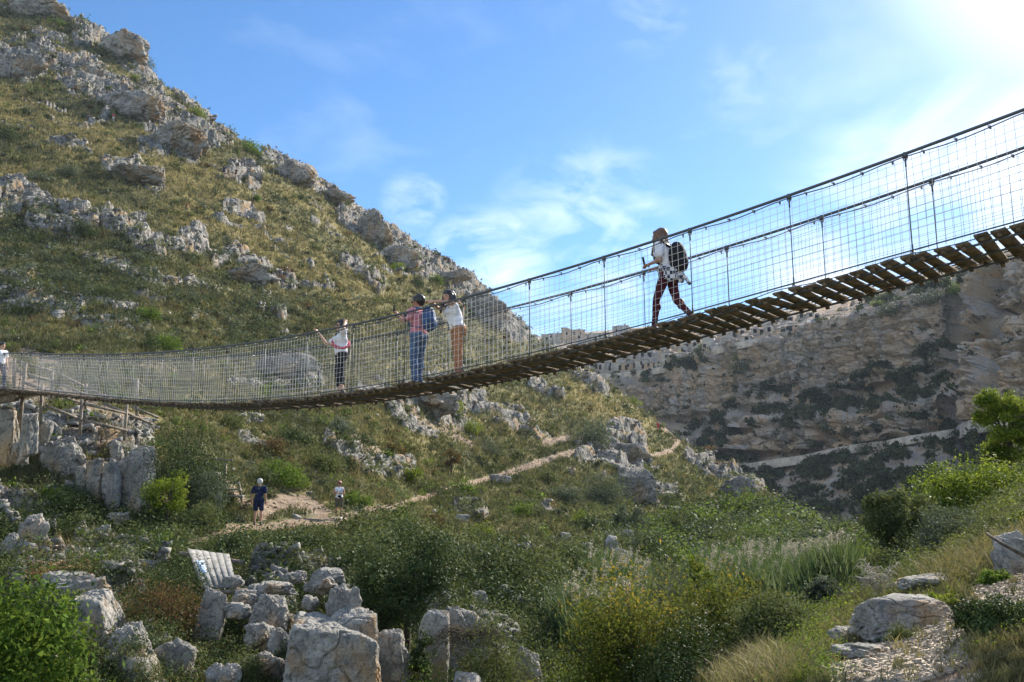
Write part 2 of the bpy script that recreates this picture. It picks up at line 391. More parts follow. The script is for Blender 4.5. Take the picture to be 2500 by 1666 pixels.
# photo column of a world azimuth: x/y = (u-1250)/F/cos(p) roughly; exact enough on every row
def ucol(x, y, z=None):
    t = 0.1763 if z is None else z / y
    return 1250 + F * (x / y) / (CP + t * SP)
def base_t(x, y):
    t = np.full(np.shape(x), 0.0)
    for _ in range(3):
        u = 1250 + F * (x / y) / (CP + np.clip(t, -1.5, 1) * SP)
        a = np.clip((u + 900) / 10.0, 0, len(UG) - 1.001); b = np.clip((np.log(y) - LG[0]) / (LG[1] - LG[0]), 0, len(LG) - 1.001)
        ia = a.astype(int); ib = b.astype(int); fa = a - ia; fb = b - ib
        t = (TG[ia, ib] * (1 - fa) + TG[ia + 1, ib] * fa) * (1 - fb) + (TG[ia, ib + 1] * (1 - fa) + TG[ia + 1, ib + 1] * fa) * fb
    return t, u
CX, CY = 0.33, 0.944          # direction of the hill's contour lines
def seg_mask(pu, pv, pts, w):
    """1 on the polyline, falling to 0 at w pixels"""
    m = np.zeros(pu.shape)
    pts = np.array(pts, float)
    lo = pts.min(0) - w; hi = pts.max(0) + w
    sel = np.nonzero((pu > lo[0]) & (pu < hi[0]) & (pv > lo[1]) & (pv < hi[1]))[0]
    if len(sel) == 0: return m
    x = pu[sel]; y = pv[sel]; best = np.full(len(sel), 1e9)
    for (x0, y0), (x1, y1) in zip(pts[:-1], pts[1:]):
        dx, dy = x1 - x0, y1 - y0; q = np.clip(((x - x0) * dx + (y - y0) * dy) / (dx * dx + dy * dy + 1e-9), 0, 1)
        best = np.minimum(best, np.hypot(x - x0 - q * dx, y - y0 - q * dy))
    m[sel] = np.clip(1 - best / w, 0, 1); return m
# outcrops of the hill: where the limestone shows (photo positions of the real ledges), width, strength
ROCKS = [
 ([(0,150),(60,170),(100,150)],44,1.1), ([(60,0),(140,20)],40,1.3), ([(90,85),(150,105)],20,.9), ([(205,90),(250,70),(300,110),(330,140)],34,1.5),
 ([(150,170),(200,160),(245,190)],32,1.1), ([(180,195),(260,220),(330,260),(380,300),(440,340),(465,370)],40,1.2), ([(300,150),(350,190),(380,225)],22,1.0),
 ([(400,265),(450,300),(510,350)],26,1.2), ([(350,360),(400,372)],20,1.0), ([(265,405),(310,415),(350,435),(385,455)],26,1.3), ([(100,350),(180,360),(220,380)],10,.6),
 ([(430,215),(520,320),(560,350)],16,.8), ([(655,385),(700,395),(740,430),(800,470),(860,490)],22,1.4), ([(560,420),(610,430),(620,450)],20,1.0), ([(520,400),(560,420)],12,.7),
 ([(0,465),(60,480),(150,520),(220,540)],30,1.2), ([(0,520),(40,510)],20,.9), ([(80,545),(130,550),(180,575)],24,1.0), ([(270,535),(330,555),(350,590),(400,605),(455,600),(480,590)],34,1.25),
 ([(560,505),(600,520),(630,540)],22,1.1), ([(530,640),(570,620),(600,640),(680,685),(710,700)],20,1.1), ([(480,610),(530,620)],16,1.0), ([(180,610),(260,640),(340,670)],20,.9), ([(340,670),(430,695)],18,.9), ([(0,650),(40,670),(90,700)],24,1.1), ([(130,700),(180,720)],18,.9), ([(200,725),(260,730),(320,760)],24,1.0),
 ([(0,720),(60,735),(140,760)],26,1.0), ([(180,760),(230,790),(260,830)],24,.9), ([(260,790),(340,800),(400,815)],18,.8), ([(460,690),(580,730),(690,775)],14,.9), ([(480,780),(560,800),(600,820),(660,830)],22,.9),
 ([(860,530),(900,545),(960,600),(1000,640),(1060,650)],40,1.5), ([(800,560),(830,580)],14,.7), ([(1060,640),(1120,660),(1130,690)],36,1.3), ([(1150,700),(1200,740),(1240,790),(1270,815)],32,1.4), ([(840,640),(900,680),(930,710)],16,.9), ([(780,550),(700,560)],8,.6),
 ([(640,850),(690,845),(750,880),(755,930)],40,1.2), ([(560,930),(700,950),(800,960)],14,.5), ([(880,960),(940,970),(970,1000)],18,.9), ([(1000,960),(1060,950),(1120,960),(1160,980)],36,1.2), ([(1060,1010),(1100,1050),(1150,1040)],20,.8),
 ([(860,1110),(900,1130),(950,1140),(990,1150)],30,1.0), ([(800,1080),(830,1100)],16,.9), ([(960,1000),(1000,1040),(1060,1060)],20,.7), ([(1180,990),(1260,1010),(1300,1030)],20,.8), ([(1200,1040),(1290,1060),(1350,1080)],14,.7), ([(1380,900),(1440,940),(1480,960)],12,.7), ([(1300,940),(1370,980)],14,.7),
 ([(1500,1060),(1560,1070),(1560,1130)],26,1.1), ([(1430,1105),(1500,1110),(1550,1160),(1600,1200),(1640,1230)],34,1.2), ([(1720,1140),(1790,1165),(1830,1190),(1850,1210)],26,1.2), ([(1880,1170),(1915,1205)],16,1.2), ([(1680,1120),(1760,1150)],12,.8),
 ([(1120,1240),(1180,1260)],16,.7), ([(1330,1240),(1380,1260)],10,.7), ([(1240,1330),(1300,1360),(1320,1400)],16,.8), ([(1400,1340),(1440,1350)],14,.8), ([(580,1020),(640,1030)],16,.7), ([(590,1070),(640,1090)],14,.8),
 ([(0,1000),(60,1010),(100,1080)],40,.9), ([(130,1060),(330,1060),(340,1180),(150,1180)],60,.9), ([(200,1340),(320,1360),(400,1370)],35,1.4), ([(0,1240),(100,1290),(80,1360)],54,1.4), ([(460,1180),(520,1170)],30,.8),
 ([(100,1420),(260,1440),(280,1560),(350,1640)],94,1.4), ([(560,1430),(640,1450),(660,1560),(620,1640)],81,1.4), ([(740,1400),(860,1430),(1000,1520),(1200,1600)],81,1.4), ([(400,1560),(560,1640)],81,1.4), ([(1000,1440),(1200,1440),(1280,1450)],36,.7),
 ([(1900,1240),(1950,1250)],14,.7),
 ([(400,470),(640,600),(800,690)],5,.45), ([(120,300),(210,310),(260,290)],10,.7), ([(480,420),(590,440)],8,.4), ([(640,560),(760,650),(830,720)],6,.5),
]
DIRT = [
 ([(470,1330),(540,1305),(560,1290),(640,1289),(720,1276),(830,1271),(880,1250),(900,1243)],13,1.3), ([(640,1250),(690,1225),(740,1225),(790,1250)],28,1.0), ([(900,1245),(960,1238),(1060,1208),(1120,1185)],9,1.1), ([(1130,1185),(1200,1170),(1260,1150),(1300,1135),(1370,1113),(1430,1098)],11,1.3),
 ([(1560,1128),(1590,1115),(1640,1100),(1655,1078),(1630,1055),(1612,1035),(1600,1005)],8,1.3), ([(370,1340),(450,1325),(500,1320)],12,1.2), ([(80,1400),(150,1395),(210,1385)],18,1.1), ([(1330,1080),(1390,1070)],12,1.0), ([(840,1250),(860,1340),(850,1400)],8,.7), ([(1040,1030),(1150,1060)],12,.6),
 ([(1420,1075),(1440,1095)],14,.8), ([(1020,1020),(1090,1055),(1150,1085)],15,.62), ([(860,1070),(930,1110),(980,1150)],16,.75), ([(1500,1080),(1560,1120)],14,.7), ([(640,1060),(700,1100)],12,.5), ([(300,870),(420,900)],20,.5), ([(0,880),(40,930),(100,960)],40,.9), ([(160,960),(260,1010),(350,1030)],24,.9), ([(545,1180),(600,1230)],18,.9), ([(60,860),(130,890)],24,.7),
 ([(2060,1640),(2200,1620),(2300,1570),(2400,1500),(2500,1430)],90,1.1), ([(2100,1700),(2330,1640)],90,1.1),
]
DRY = [([(0,260),(160,330),(330,390),(450,440),(600,500)],60,1.0), ([(90,110),(170,140)],24,1.2), ([(620,570),(760,650),(860,700)],50,1.0), ([(450,540),(600,570)],30,.7), ([(1080,900),(1200,900)],20,.3), ([(1390,930),(1470,990),(1560,1040)],24,1.2), ([(1480,1000),(1400,960)],20,.8), ([(700,470),(850,560),(1000,680)],26,.6), ([(1700,1110),(1800,1150)],10,.8), ([(0,420),(200,440)],24,.5)]
def terrain(x, y, full=True):
    t, u = base_t(x, y)
    z = t * y
    near = sst(y, 2.5, 7.0)
    z = -1.62 * (1 - near) + z * near
    s = CX * x + CY * y; w = CY * x - CX * y             # along and across the contours
    far = sst(y, 25, 110)
    # swells and gullies of the slope
    amp = 0.10 + 0.9 * far
    onhill = 1 - sst(u, 1950, 2050) * (1 - sst(y, 18, 25))
    z = z + amp * near * (1.0 * f2(s / 26, w / 11, 3, 3) + (0.45 + 0.9 * sst(y, 34, 50) * (1 - sst(y, 110, 170))) * f2(s / 7.0, w / 4.0, 4, 5))
    z = z + near * (0.05 + 0.10 * sst(y, 15, 35)) * f2(x / 1.3, y / 1.3, 3, 8)
    if not full: return z
    pu, pv = pix(x, y, z)
    rock = np.zeros(x.shape); dirt = np.zeros(x.shape); dry = np.zeros(x.shape)
    for pts, ww, k in ROCKS: rock = np.maximum(rock, k * sst(seg_mask(pu, pv, pts, ww * 1.2), 0.0, 0.6))
    for pts, ww, k in DIRT: dirt = np.maximum(dirt, k * sst(seg_mask(pu, pv, pts, ww * 1.1), 0.0, 0.75))
    for pts, ww, k in DRY: dry = np.maximum(dry, k * sst(seg_mask(pu, pv, pts, ww * 1.5), 0.0, 0.9))
    # stray ledges everywhere along the beds
    bed = f2(s / 14, z / 1.6 + w / 30, 4, 21)
    rock = np.clip(rock, 0, 1.5) * (0.60 + 1.25 * f2(s / (4 + 9 * far), z / (0.8 + 1.6 * far) + w / 12, 4, 23)) + 0.75 * sst(bed, 0.36, 0.56) * onhill * sst(y, 28, 45)
    rock = rock * (1 - 0.9 * np.clip(dirt, 0, 1)) * (1 - sst(seg_mask(pu, pv, [(470, 1375), (560, 1400)], 75), 0, .4))
    rm = sst(rock, 0.30, 0.50)
    idx = np.nonzero(rm > 0.01)[0]
    if len(idx):
        X = s[idx]; Y = w[idx]; q = y[idx]; r = rm[idx]
        big = 0.80 - 0.22 * sst(q, 24, 36) + 2.0 * sst(q, 30, 190)                  # size of the blocks
        dxn = f2(X / 3.0, Y / 3.0, 3, 31)
        Z0 = z[idx]
        # beds: the slope breaks into treads and steep risers
        hb = big * 1.15; ph = (Z0 + 0.9 * big * f2(X / (9 * big), Y / (5 * big), 3, 35) + 0.35 * big * dxn) / hb
        fl = np.floor(ph); fr = ph - fl
        step = (sst(fr, 0.0, 0.28) - fr) * hb
        f1, fb, hv = worley((X + dxn * big * 1.3) / (2.4 * big), (Y + dxn * big) / (1.9 * big) + fl * 0.5, 3)
        g1, gb, gv = worley((X - dxn) / (0.9 * big), (Y + dxn) / (0.8 * big) + fl, 9)
        hgt = 0.85 * step + big * (0.10 + 0.55 * (hv - 0.3) + 0.10 * gv) - 0.38 * big * (1 - sst(fb - f1, 0.0, 0.14)) - 0.08 * big * (1 - sst(gb - g1, 0.0, 0.2))
        hgt += big * 0.14 * f2(X / (0.6 * big), Y / (0.5 * big), 3, 41)
        z[idx] += r * hgt * np.clip(0.75 + 0.5 * (rock[idx] - 0.5), 0.4, 1.25)
    # tussocky ground
    z = z + (1 - rm) * near * (1 - 0.8 * np.clip(dirt, 0, 1)) * (0.04 + 0.16 * far) * f2(s / (0.7 + 1.1 * far), w / (0.5 + 0.8 * far), 2, 51)
    return z, rock, dirt, dry
def ground_z(x, y):
    x = np.atleast_1d(np.asarray(x, float)); y = np.atleast_1d(np.asarray(y, float))
    return terrain(x, y)[0]
def G(u, v, dmin=5.0, dmax=330.0):
    """the first point of the terrain met by the sight line of photo pixel (u, v)"""
    D = np.exp(np.linspace(math.log(dmin), math.log(dmax), 700))
    p = P(u, v, 1.0)
    z = terrain(p.x * D, D, False)
    below = np.nonzero(p.z * D < z)[0]
    i = below[0] if len(below) else int(np.argmin(np.abs(p.z * D - z)))
    d = D[i]; return Vector((p.x * d, d, float(z[i])))

_c = np.concatenate([np.linspace(-1300, -90, 60)[:-1], np.linspace(-90, 2590, 1340), np.linspace(2590, 3700, 60)[1:]])
_l1 = np.concatenate([np.linspace(math.log(1.2), math.log(6), 40)[:-1], np.linspace(math.log(6), math.log(18), 190)[:-1], np.linspace(math.log(18), math.log(60), 420)[:-1], np.linspace(math.log(60), math.log(260), 480)[:-1], np.linspace(math.log(260), math.log(410), 40)])
AA, LL = np.meshgrid((_c - 1250) / F / 1.0, _l1, indexing='ij')
YY = np.exp(LL).ravel(); XX = AA.ravel() * YY * 1.01
ZZ, RK, DT, DR = terrain(XX, YY)
nc, nl = len(_c), len(_l1)
ii = (np.arange(nc - 1)[:, None] * nl + np.arange(nl - 1)[None, :]).ravel()
FF = np.stack([ii, ii + nl, ii + nl + 1, ii + 1], 1)

m, t, b, o = newmat('hillside'); co = objco(t)
rcol, nb_, nc_ = rock_colour(t, co, 0.55, 0.55, (0.085, 0.08, 0.07), 0.06)  # extra dark mottling paints crevice shade into the hill rock
gn = noise(t, 0.09, 5, 0.6, co); gf = noise(t, 2.2, 5, 0.7, co); gff = noise(t, 7.0, 3, 0.7, co)
g1 = mixc(t, rng_(t, gf, 0.35, 0.65), (0.085, 0.088, 0.034), (0.185, 0.170, 0.075))
g2 = mixc(t, rng_(t, gf, 0.35, 0.65), (0.165, 0.135, 0.045), (0.29, 0.235, 0.090))
dryf = mth(t, 'ADD', rng_(t, gn, 0.46, 0.62, 0, 0.8), mth(t, 'MULTIPLY', attr(t, 'dry'), rng_(t, gff, 0.3, 0.6, 0.4, 1.0)))
dn = N(t, 'ShaderNodeClamp'); t.links.new(dryf, dn.inputs[0])
gcol = mixc(t, dn.outputs[0], g1, g2)
dcol = mixc(t, rng_(t, gf, 0.3, 0.65), (0.22, 0.145, 0.09), (0.36, 0.275, 0.195))
dcol = mixc(t, rng_(t, gff, 0.60, 0.70), dcol, (0.5, 0.46, 0.40))
df = rng_(t, mth(t, 'ADD', attr(t, 'dirt'), mth(t, 'MULTIPLY', mth(t, 'SUBTRACT', gf, 0.5), 2.2)), 0.42, 0.62)
bare = rng_(t, noise(t, 0.45, 4, 0.6, co), 0.60, 0.70, 0, 0.55)
c_ = mixc(t, bare, gcol, (0.27, 0.235, 0.17))
c_ = mixc(t, df, c_, dcol)
rf = rng_(t, mth(t, 'ADD', attr(t, 'rock'), mth(t, 'MULTIPLY', mth(t, 'SUBTRACT', gf, 0.5), 0.5)), 0.33, 0.43)
c_ = mixc(t, rf, c_, rcol)
t.links.new(c_, b.inputs['Base Color']); b.inputs['Roughness'].default_value = 0.95; b.inputs['Specular IOR Level'].default_value = 0.1
bump(t, b, mth(t, 'ADD', gf, mth(t, 'MULTIPLY', nb_, 0.8)), 1.0, 0.25)
M['hillside'] = m
me = mesh_np('hillside', np.stack([XX, YY, ZZ], 1), FF, m, True, {'rock': RK, 'dirt': DT, 'dry': DR})
hill = ob('hillside', me); tag(hill, kind='structure')

# ---------------------------------------------------------------- the far cliff: rock wall, ledges and the slope under the town
# rows of (u, v, forward distance) from the valley floor up over the rim
CL = {
 1000:[(1370,417),(1180,450),(1000,470),(900,480),(860,500),(820,560),(800,640)],
 1250:[(1370,388),(1180,420),(1000,440),(910,455),(880,470),(850,500),(832,560),(828,700)],
 1420:[(1370,358),(1180,395),(1020,415),(945,425),(900,436),(880,455),(850,480),(818,530),(812,700)],
 1560:[(1370,320),(1180,372),(1060,385),(960,392),(925,402),(905,418),(870,440),(830,480),(803,520),(800,700)],
 1680:[(1370,281),(1190,330),(1120,350),(1085,352),(1030,372),(950,376),(880,384),(862,398),(830,425),(796,462),(785,520),(783,700)],
 1800:[(1370,252),(1200,300),(1120,330),(1085,332),(1060,346),(950,354),(850,360),(832,372),(800,400),(770,440),(765,640)],
 1900:[(1370,232),(1200,280),(1125,305),(1118,309),(1030,312),(1010,330),(960,340),(850,344),(825,348),(808,362),(780,390),(763,430),(762,640)],
 2050:[(1370,194),(1200,250),(1118,285),(1112,289),(1020,290),(1010,312),(990,322),(860,326),(800,328),(785,336),(760,360),(738,390),(736,640)],
 2200:[(1370,155),(1180,220),(1100,262),(1094,266),(1010,268),(985,285),(950,296),(850,298),(770,300),(750,305),(730,320),(697,335),(695,600)],
 2340:[(1370,135),(1180,200),(1060,242),(1052,246),(990,248),(960,255),(900,270),(780,274),(720,276),(690,290),(665,300),(650,310),(645,600)],
 2385:[(1370,130),(1180,190),(1048,222),(1040,226),(1010,226),(900,232),(850,235),(835,250),(760,256),(680,262),(655,272),(640,290),(630,600)],
 2500:[(1370,116),(1180,170),(1030,200),(1020,204),(980,205),(850,210),(800,212),(785,226),(700,230),(640,235),(615,245),(600,270),(595,600)],
 2800:[(1370,97),(1180,140),(1000,165),(900,170),(750,176),(700,186),(600,192),(560,200),(520,230),(500,600)],
 3200:[(1370,87),(1180,120),(900,140),(700,146),(500,150),(400,180),(350,500)],
}
_cu = sorted(CL)
def resamp(rows, n=14):
    return rows
NV = 900
# parametrise every column by its image height, then blend between columns
def cliff_grid(us, nv):
    vt = np.array([CL[u][-1][0] for u in _cu], float)
    vtop = np.interp(us, _cu, vt)
    s = np.linspace(0, 1, nv)
    tabs = []
    for u in _cu:
        a = np.array(CL[u][::-1], float); q = (a[:, 0] - a[0, 0]) / (1370 - a[0, 0])
        tabs.append(np.interp(s, q, a[:, 1]))
    tabs = np.array(tabs)
    Dg = np.array([np.interp(us, _cu, tabs[:, j]) for j in range(nv)]).T
    Dg = gsm(Dg, 3, 1)
    vg = vtop[:, None] + (1370 - vtop)[:, None] * s[None, :]
    return vg, Dg
cu = np.concatenate([np.linspace(1000, 1280, 60)[:-1], np.linspace(1280, 2560, 900), np.linspace(2560, 3200, 60)[1:]])
vg, Dg = cliff_grid(cu, 680)
U = np.repeat(cu[:, None], vg.shape[1], 1)
yv = (833 - vg) / F; k = Dg / (CP - yv * SP)
X = (U - 1250) / F * k; Y = Dg.copy(); Z = (SP + yv * CP) * k
# grid normals for the displacement
P3 = np.stack([X, Y, Z], -1)
du = np.gradient(P3, axis=0); dv = np.gradient(P3, axis=1)
nrm = np.cross(du, dv); nrm /= np.linalg.norm(nrm, axis=-1, keepdims=True) + 1e-9
nrm[nrm[..., 1] > 0] *= -1
steep = 1 - sst(np.abs(nrm[..., 2]), 0.45, 0.85)
xs = X.ravel(); zs = Z.ravel(); al = (0.42 * Y.ravel() - 0.9 * xs)
pts = np.stack([xs / 22, Y.ravel() / 22, zs / 30], 1)
vert = f3(np.stack([al / 16, np.zeros_like(al), zs / 60], 1), 4, 3, True)      # buttresses and recesses
blk = f3(np.stack([al / 7, np.zeros_like(al), zs / 7], 1), 4, 7, True)
bed = f2(zs / 2.2 + 1.2 * f2(al / 30, zs / 30, 2, 4), al / 60, 3, 9)
sm = f3(np.stack([al / 2.0, Y.ravel() / 3, zs / 1.6], 1), 3, 13)
w1, w2, wh = worley(al / 9 + 0.5 * sm, zs / 6 + 0.4 * bed, 5)
v1_, v2_, vh = worley(al / 3.4 + 0.6 * sm, zs / 2.4 + 0.5 * bed, 8)
wz = zs / 4.6 + 0.8 * f2(al / 26, zs / 26, 3, 14) + 0.25 * sm
saw = wz - np.floor(wz); ledge = sst(saw, 0, .16) * (1 - .75 * saw)          # every bed juts out at its top and is undercut below
wz2 = zs / 1.7 + 1.2 * f2(al / 12, zs / 12, 2, 15); saw2 = wz2 - np.floor(wz2)
bands = sst(f2(al / 40, zs / 14, 3, 16), -.15, .25)
disp = 6.5 * vert + 2.6 * blk + (1.9 * ledge + 0.7 * sst(saw2, 0, .3) * (1 - saw2)) * bands + 0.8 * sm + 1.8 * (wh - 0.5) + 0.7 * (vh - .5) - 2.6 * (1 - sst(w2 - w1, 0, 0.09)) - 1.1 * (1 - sst(v2_ - v1_, 0, 0.12))
disp = disp.reshape(X.shape)
disp *= (0.22 + 0.78 * steep) * sst(vg, vg[:, :1], vg[:, :1] + 30)
# dark caves
for cu_, cv_, cr_ in [(1968,985,9),(2008,1005,9),(1945,960,7),(1968,1030,7),(1950,1000,7),(2085,930,10),(2100,950,8),(2040,938,5),(2115,858,7),(1965,930,5),(1948,940,5),(2280,805,12),(2470,885,9),(2410,905,6),(1790,880,6),(2080,745,9),(1840,965,6),(1900,940,4)]:
    q = np.hypot(U - cu_, (vg - cv_) * 0.8) / cr_
    disp -= 9.0 * (1 - sst(q, 0.55, 1.0))
P3 = P3 + nrm * disp[..., None]
# vegetation on the ledges
veg = np.zeros(X.size); uu = U.ravel(); vv_ = vg.ravel()
for pts_, w_, k_ in [([(1830,1020),(1900,975),(1960,1010),(2040,1000),(2150,950),(2220,930),(2300,890),(2360,860)],34,1.2), ([(1900,1030),(2000,1050),(2120,1010),(2250,960),(2350,930)],36,.9), ([(2350,900),(2365,980)],30,1.0),
   ([(1930,1050),(1960,1110),(2050,1080),(2200,1050),(2330,1040)],22,.75), ([(1700,1070),(1800,1050),(1820,1150),(1760,1120)],34,1.2), ([(1800,1180),(1900,1170),(2000,1160),(2200,1120),(2400,1060)],30,1.1), ([(1900,1230),(2100,1200),(2300,1140),(2450,1090)],50,1.0), ([(1980,1290),(2200,1260),(2350,1220)],50,1.1),
   ([(1450,935),(1560,935),(1700,900),(1740,890)],14,1.2), ([(2140,745),(2230,730),(2320,700),(2380,690)],22,1.3), ([(2080,1050),(2160,1110),(2250,1090)],26,.7), ([(2000,805),(2080,790),(2130,790)],8,.9), ([(1780,880),(1850,850)],6,.6)]:
    veg = np.maximum(veg, k_ * sst(seg_mask(uu, vv_, pts_, w_ * 1.4), 0, 0.6))
flatness = 1 - steep.ravel()
veg = veg * (0.20 + 1.6 * f2(al / 7, zs / 4, 4, 61)) + 0.12 * flatness * (0.8 + f2(al / 5, zs / 5, 3, 66)) * sst(vg.ravel(), 960, 1060)
vs = sst(veg, 0.3, 0.55)
P3 = P3.reshape(-1, 3) + (nrm.reshape(-1, 3) + np.array([0, 0, 0.6])) * (vs * (0.8 + 1.4 * f2(al / 1.6, zs / 1.4, 3, 71)))[:, None]
ncx, ncv = X.shape
ii = (np.arange(ncx - 1)[:, None] * ncv + np.arange(ncv - 1)[None, :]).ravel()
FF = np.stack([ii, ii + ncv, ii + ncv + 1, ii + 1], 1)
m, t, b, o = newmat('far_cliff'); co = objco(t)
a = noise(t, 0.045, 5, 0.6, co); b1 = noise(t, 0.16, 6, 0.7, scaled(t, co, (1, 1, 0.5)), 0.6); c1 = noise(t, 0.7, 5, 0.75, co); d1 = noise(t, 0.35, 4, 0.6, scaled(t, co, (0.3, 0.3, 3.0)))
base = mixc(t, rng_(t, b1, 0.40, 0.55), (0.60, 0.57, 0.52), (0.68, 0.50, 0.33))
base = mixc(t, rng_(t, a, 0.45, 0.6, 0, 0.6), base, (0.52, 0.42, 0.31))
base = mixc(t, rng_(t, d1, 0.52, 0.64, 0, 0.35), base, (0.28, 0.25, 0.22))
base = mixc(t, rng_(t, c1, 0.57, 0.66, 0, 0.85), base, (0.13, 0.125, 0.12))
e1 = noise(t, 0.30, 6, 0.75, scaled(t, co, (1.0, 1.0, 0.35)), 0.8); base = mixc(t, rng_(t, e1, 0.34, 0.40, 0.8, 0.0), base, (0.10, 0.095, 0.09))
gcol = mixc(t, rng_(t, c1, 0.35, 0.65), (0.035, 0.046, 0.022), (0.10, 0.115, 0.055))
vf = rng_(t, mth(t, 'ADD', attr(t, 'veg'), mth(t, 'MULTIPLY', mth(t, 'SUBTRACT', c1, 0.5), 0.9)), 0.34, 0.46)
base = mixc(t, rng_(t, attr(t, 'cell'), 0.45, 0.8, 0, 0.55), base, (0.36, 0.35, 0.34)); base = mixc(t, rng_(t, attr(t, 'cell'), 0.1, 0.35, 0.45, 0), base, (0.64, 0.50, 0.35))
t.links.new(mixc(t, vf, base, gcol), b.inputs['Base Color']); b.inputs['Roughness'].default_value = 1.0; b.inputs['Specular IOR Level'].default_value = 0.0
bump(t, b, mth(t, 'ADD', mth(t, 'MULTIPLY', b1, 1.0), mth(t, 'MULTIPLY', c1, 0.7)), 1.0, 2.5)
me = mesh_np('far_cliff', P3, FF, m, True, {'veg': veg, 'cell': .6 * wh + .4 * vh})
cliff = ob('far_cliff', me); tag(cliff, kind='structure')
CLIFF_U, CLIFF_V, CLIFF_D = cu, vg, Dg
def CLP(u, v, off=0.0):
    i = int(np.clip(np.searchsorted(cu, u), 0, len(cu) - 1)); D = float(np.interp(v, vg[i], Dg[i])); return P(u, v, D + off)
# the plain of the plateau behind everything, out to the horizon
g = MB(); g.add([(-4000, 640, 60), (6000, 640, 60), (6000, 7000, 60), (-4000, 7000, 60)], [(0, 1, 2, 3)])

# the air: pale even haze over the whole scene
hz = MB(); hz.box((300, 300, 75), (1500, 700, 330)); hzo = hz.build('haze', None); hzo.data.materials.clear()
mh = bpy.data.materials.new('haze'); mh.use_nodes = True; th_ = mh.node_tree
for n in list(th_.nodes): th_.nodes.remove(n)
ho = N(th_, 'ShaderNodeOutputMaterial'); pvn = N(th_, 'ShaderNodeVolumePrincipled'); pvn.inputs['Density'].default_value = 0.00012; pvn.inputs['Color'].default_value = (0.72, 0.84, 1.0, 1); pvn.inputs['Anisotropy'].default_value = 0.0
th_.links.new(pvn.outputs[0], ho.inputs['Volume']); hzo.data.materials.append(mh); hzo.display_type = 'WIRE'; tag(hzo, kind='stuff')
# ---------------------------------------------------------------- plain materials
flat('old_wood', (0.155, 0.115, 0.075), 0.85, 0.2, 0, 9.0, 0.35, 0.01)
flat('grey_wood', (0.24, 0.20, 0.155), 0.85, 0.2, 0, 7.0, 0.3, 0.01)
flat('pale_wood', (0.25, 0.243, 0.225), 0.85, 0.2, 0, 2.5, 0.22, 0.01)
flat('cable', (0.10, 0.105, 0.11), 0.5, 0.5, 0.6)
flat('net_wire', (0.52, 0.50, 0.47), 0.5, 0.5, 0.2)
flat('bolt_steel', (0.62, 0.62, 0.62), 0.3, 0.6, 0.9)
flat('sign_sheet', (0.50, 0.62, 0.74), 0.4, 0.5, 0, 3.0, 0.08)
flat('sign_ink', (0.20, 0.27, 0.36), 0.6)
flat('wall_stone', (0.50, 0.44, 0.36), 0.95, 0.1, 0, 0.5, 0.2, 0.1)
flat('house_stone', (0.45, 0.41, 0.35), 0.95, 0.1, 0, 0.35, 0.16, 0.05)
flat('house_ochre', (0.50, 0.36, 0.24), 0.95, 0.1, 0, 0.35, 0.16, 0.05)
flat('house_grey', (0.38, 0.36, 0.34), 0.95, 0.1, 0, 0.35, 0.16, 0.05)
flat('dark_opening', (0.035, 0.033, 0.03), 0.9, 0.1)
flat('yellow_paint', (0.75, 0.60, 0.05), 0.5)
flat('bark', (0.085, 0.070, 0.052), 0.95, 0.1, 0, 12.0, 0.3, 0.01)
flat('pale_twig', (0.40, 0.36, 0.29), 0.9, 0.1)

# ---------------------------------------------------------------- the suspension footbridge
BE = np.array([-0.758, 0.652]); BN = np.array([0.652, 0.758]); B0 = np.array([0.0, 14.7])
s_ = 1 / .9412
def bline(u, v, off=0.0):
    """point of the vertical plane of the bridge side (off metres behind the near side) on the sight line of (u, v)"""
    r = P(u, v, 1.0); p0 = B0 + BN * off
    D = (p0 @ BN) / (r.x * BN[0] + BN[1]); q = r * D
    return float((np.array([q.x, q.y]) - p0) @ BE), q.z, q
_rail = [(2353,253),(2073,356),(1820,447),(1593,523),(1396,587),(1225,640),(1073,687),(945,718),(817,742),(711,765),(620,779),(525,795),(448,805),(378,810),(320,812),(261,814),(200,816),(140,815),(80,812),(0,812)]
_deck = [(2353,515),(2100,587),(1840,660),(1610,718),(1408,772),(1230,818),(1075,852),(948,877),(820,897),(711,912),(620,922),(525,927),(448,928),(378,925),(320,923),(261,918),(188,910),(100,903),(0,893)]
rs = np.array([bline(a * s_, b_ * s_)[:2] for a, b_ in _rail]); dk = np.array([bline(a * s_, b_ * s_)[:2] for a, b_ in _deck])
RZ = np.polyfit(rs[:, 0], rs[:, 1], 5); DZ = np.polyfit(dk[:, 0], dk[:, 1], 5)
S_R, S_L = dk[0, 0], dk[-1, 0]
def bz(co_, s):
    # beyond the frame the curve runs on straight
    s0 = np.clip(s, S_R, S_L); d = np.polyder(co_)
    return np.polyval(co_, s0) + np.polyval(d, s0) * (s - s0)
BW = 1.18
def bp(s, off=0.0, h=0.0, rail=False):
    """point at s along, off across, h above the walkway (h measured as a share of the rail height when rail)"""
    q = B0 + BE * s + BN * off
    zd = bz(DZ, s); z = zd + (h * (bz(RZ, s) - zd) if rail else h)
    return Vector((q[0], q[1], float(z)))
SA, SB = S_R - 5.0, S_L + 0.3
br = empty('suspension_bridge', bp(S_L, 0.5))
tag(br, 'long sagging rope footbridge with plank walkway and wire net sides spanning the gorge', 'footbridge')
INV = Matrix.Translation(-Vector(br.location))
def badd(mb, name, mat, parent=br, smooth=False):
    o_ = mb.build(name, mat, parent, smooth)
    if parent is not None and parent.parent is None: o_.location = -Vector(parent.location)
    return o_
ss = np.arange(SA, SB + .01, 0.25)
rnd = np.random.RandomState(3)
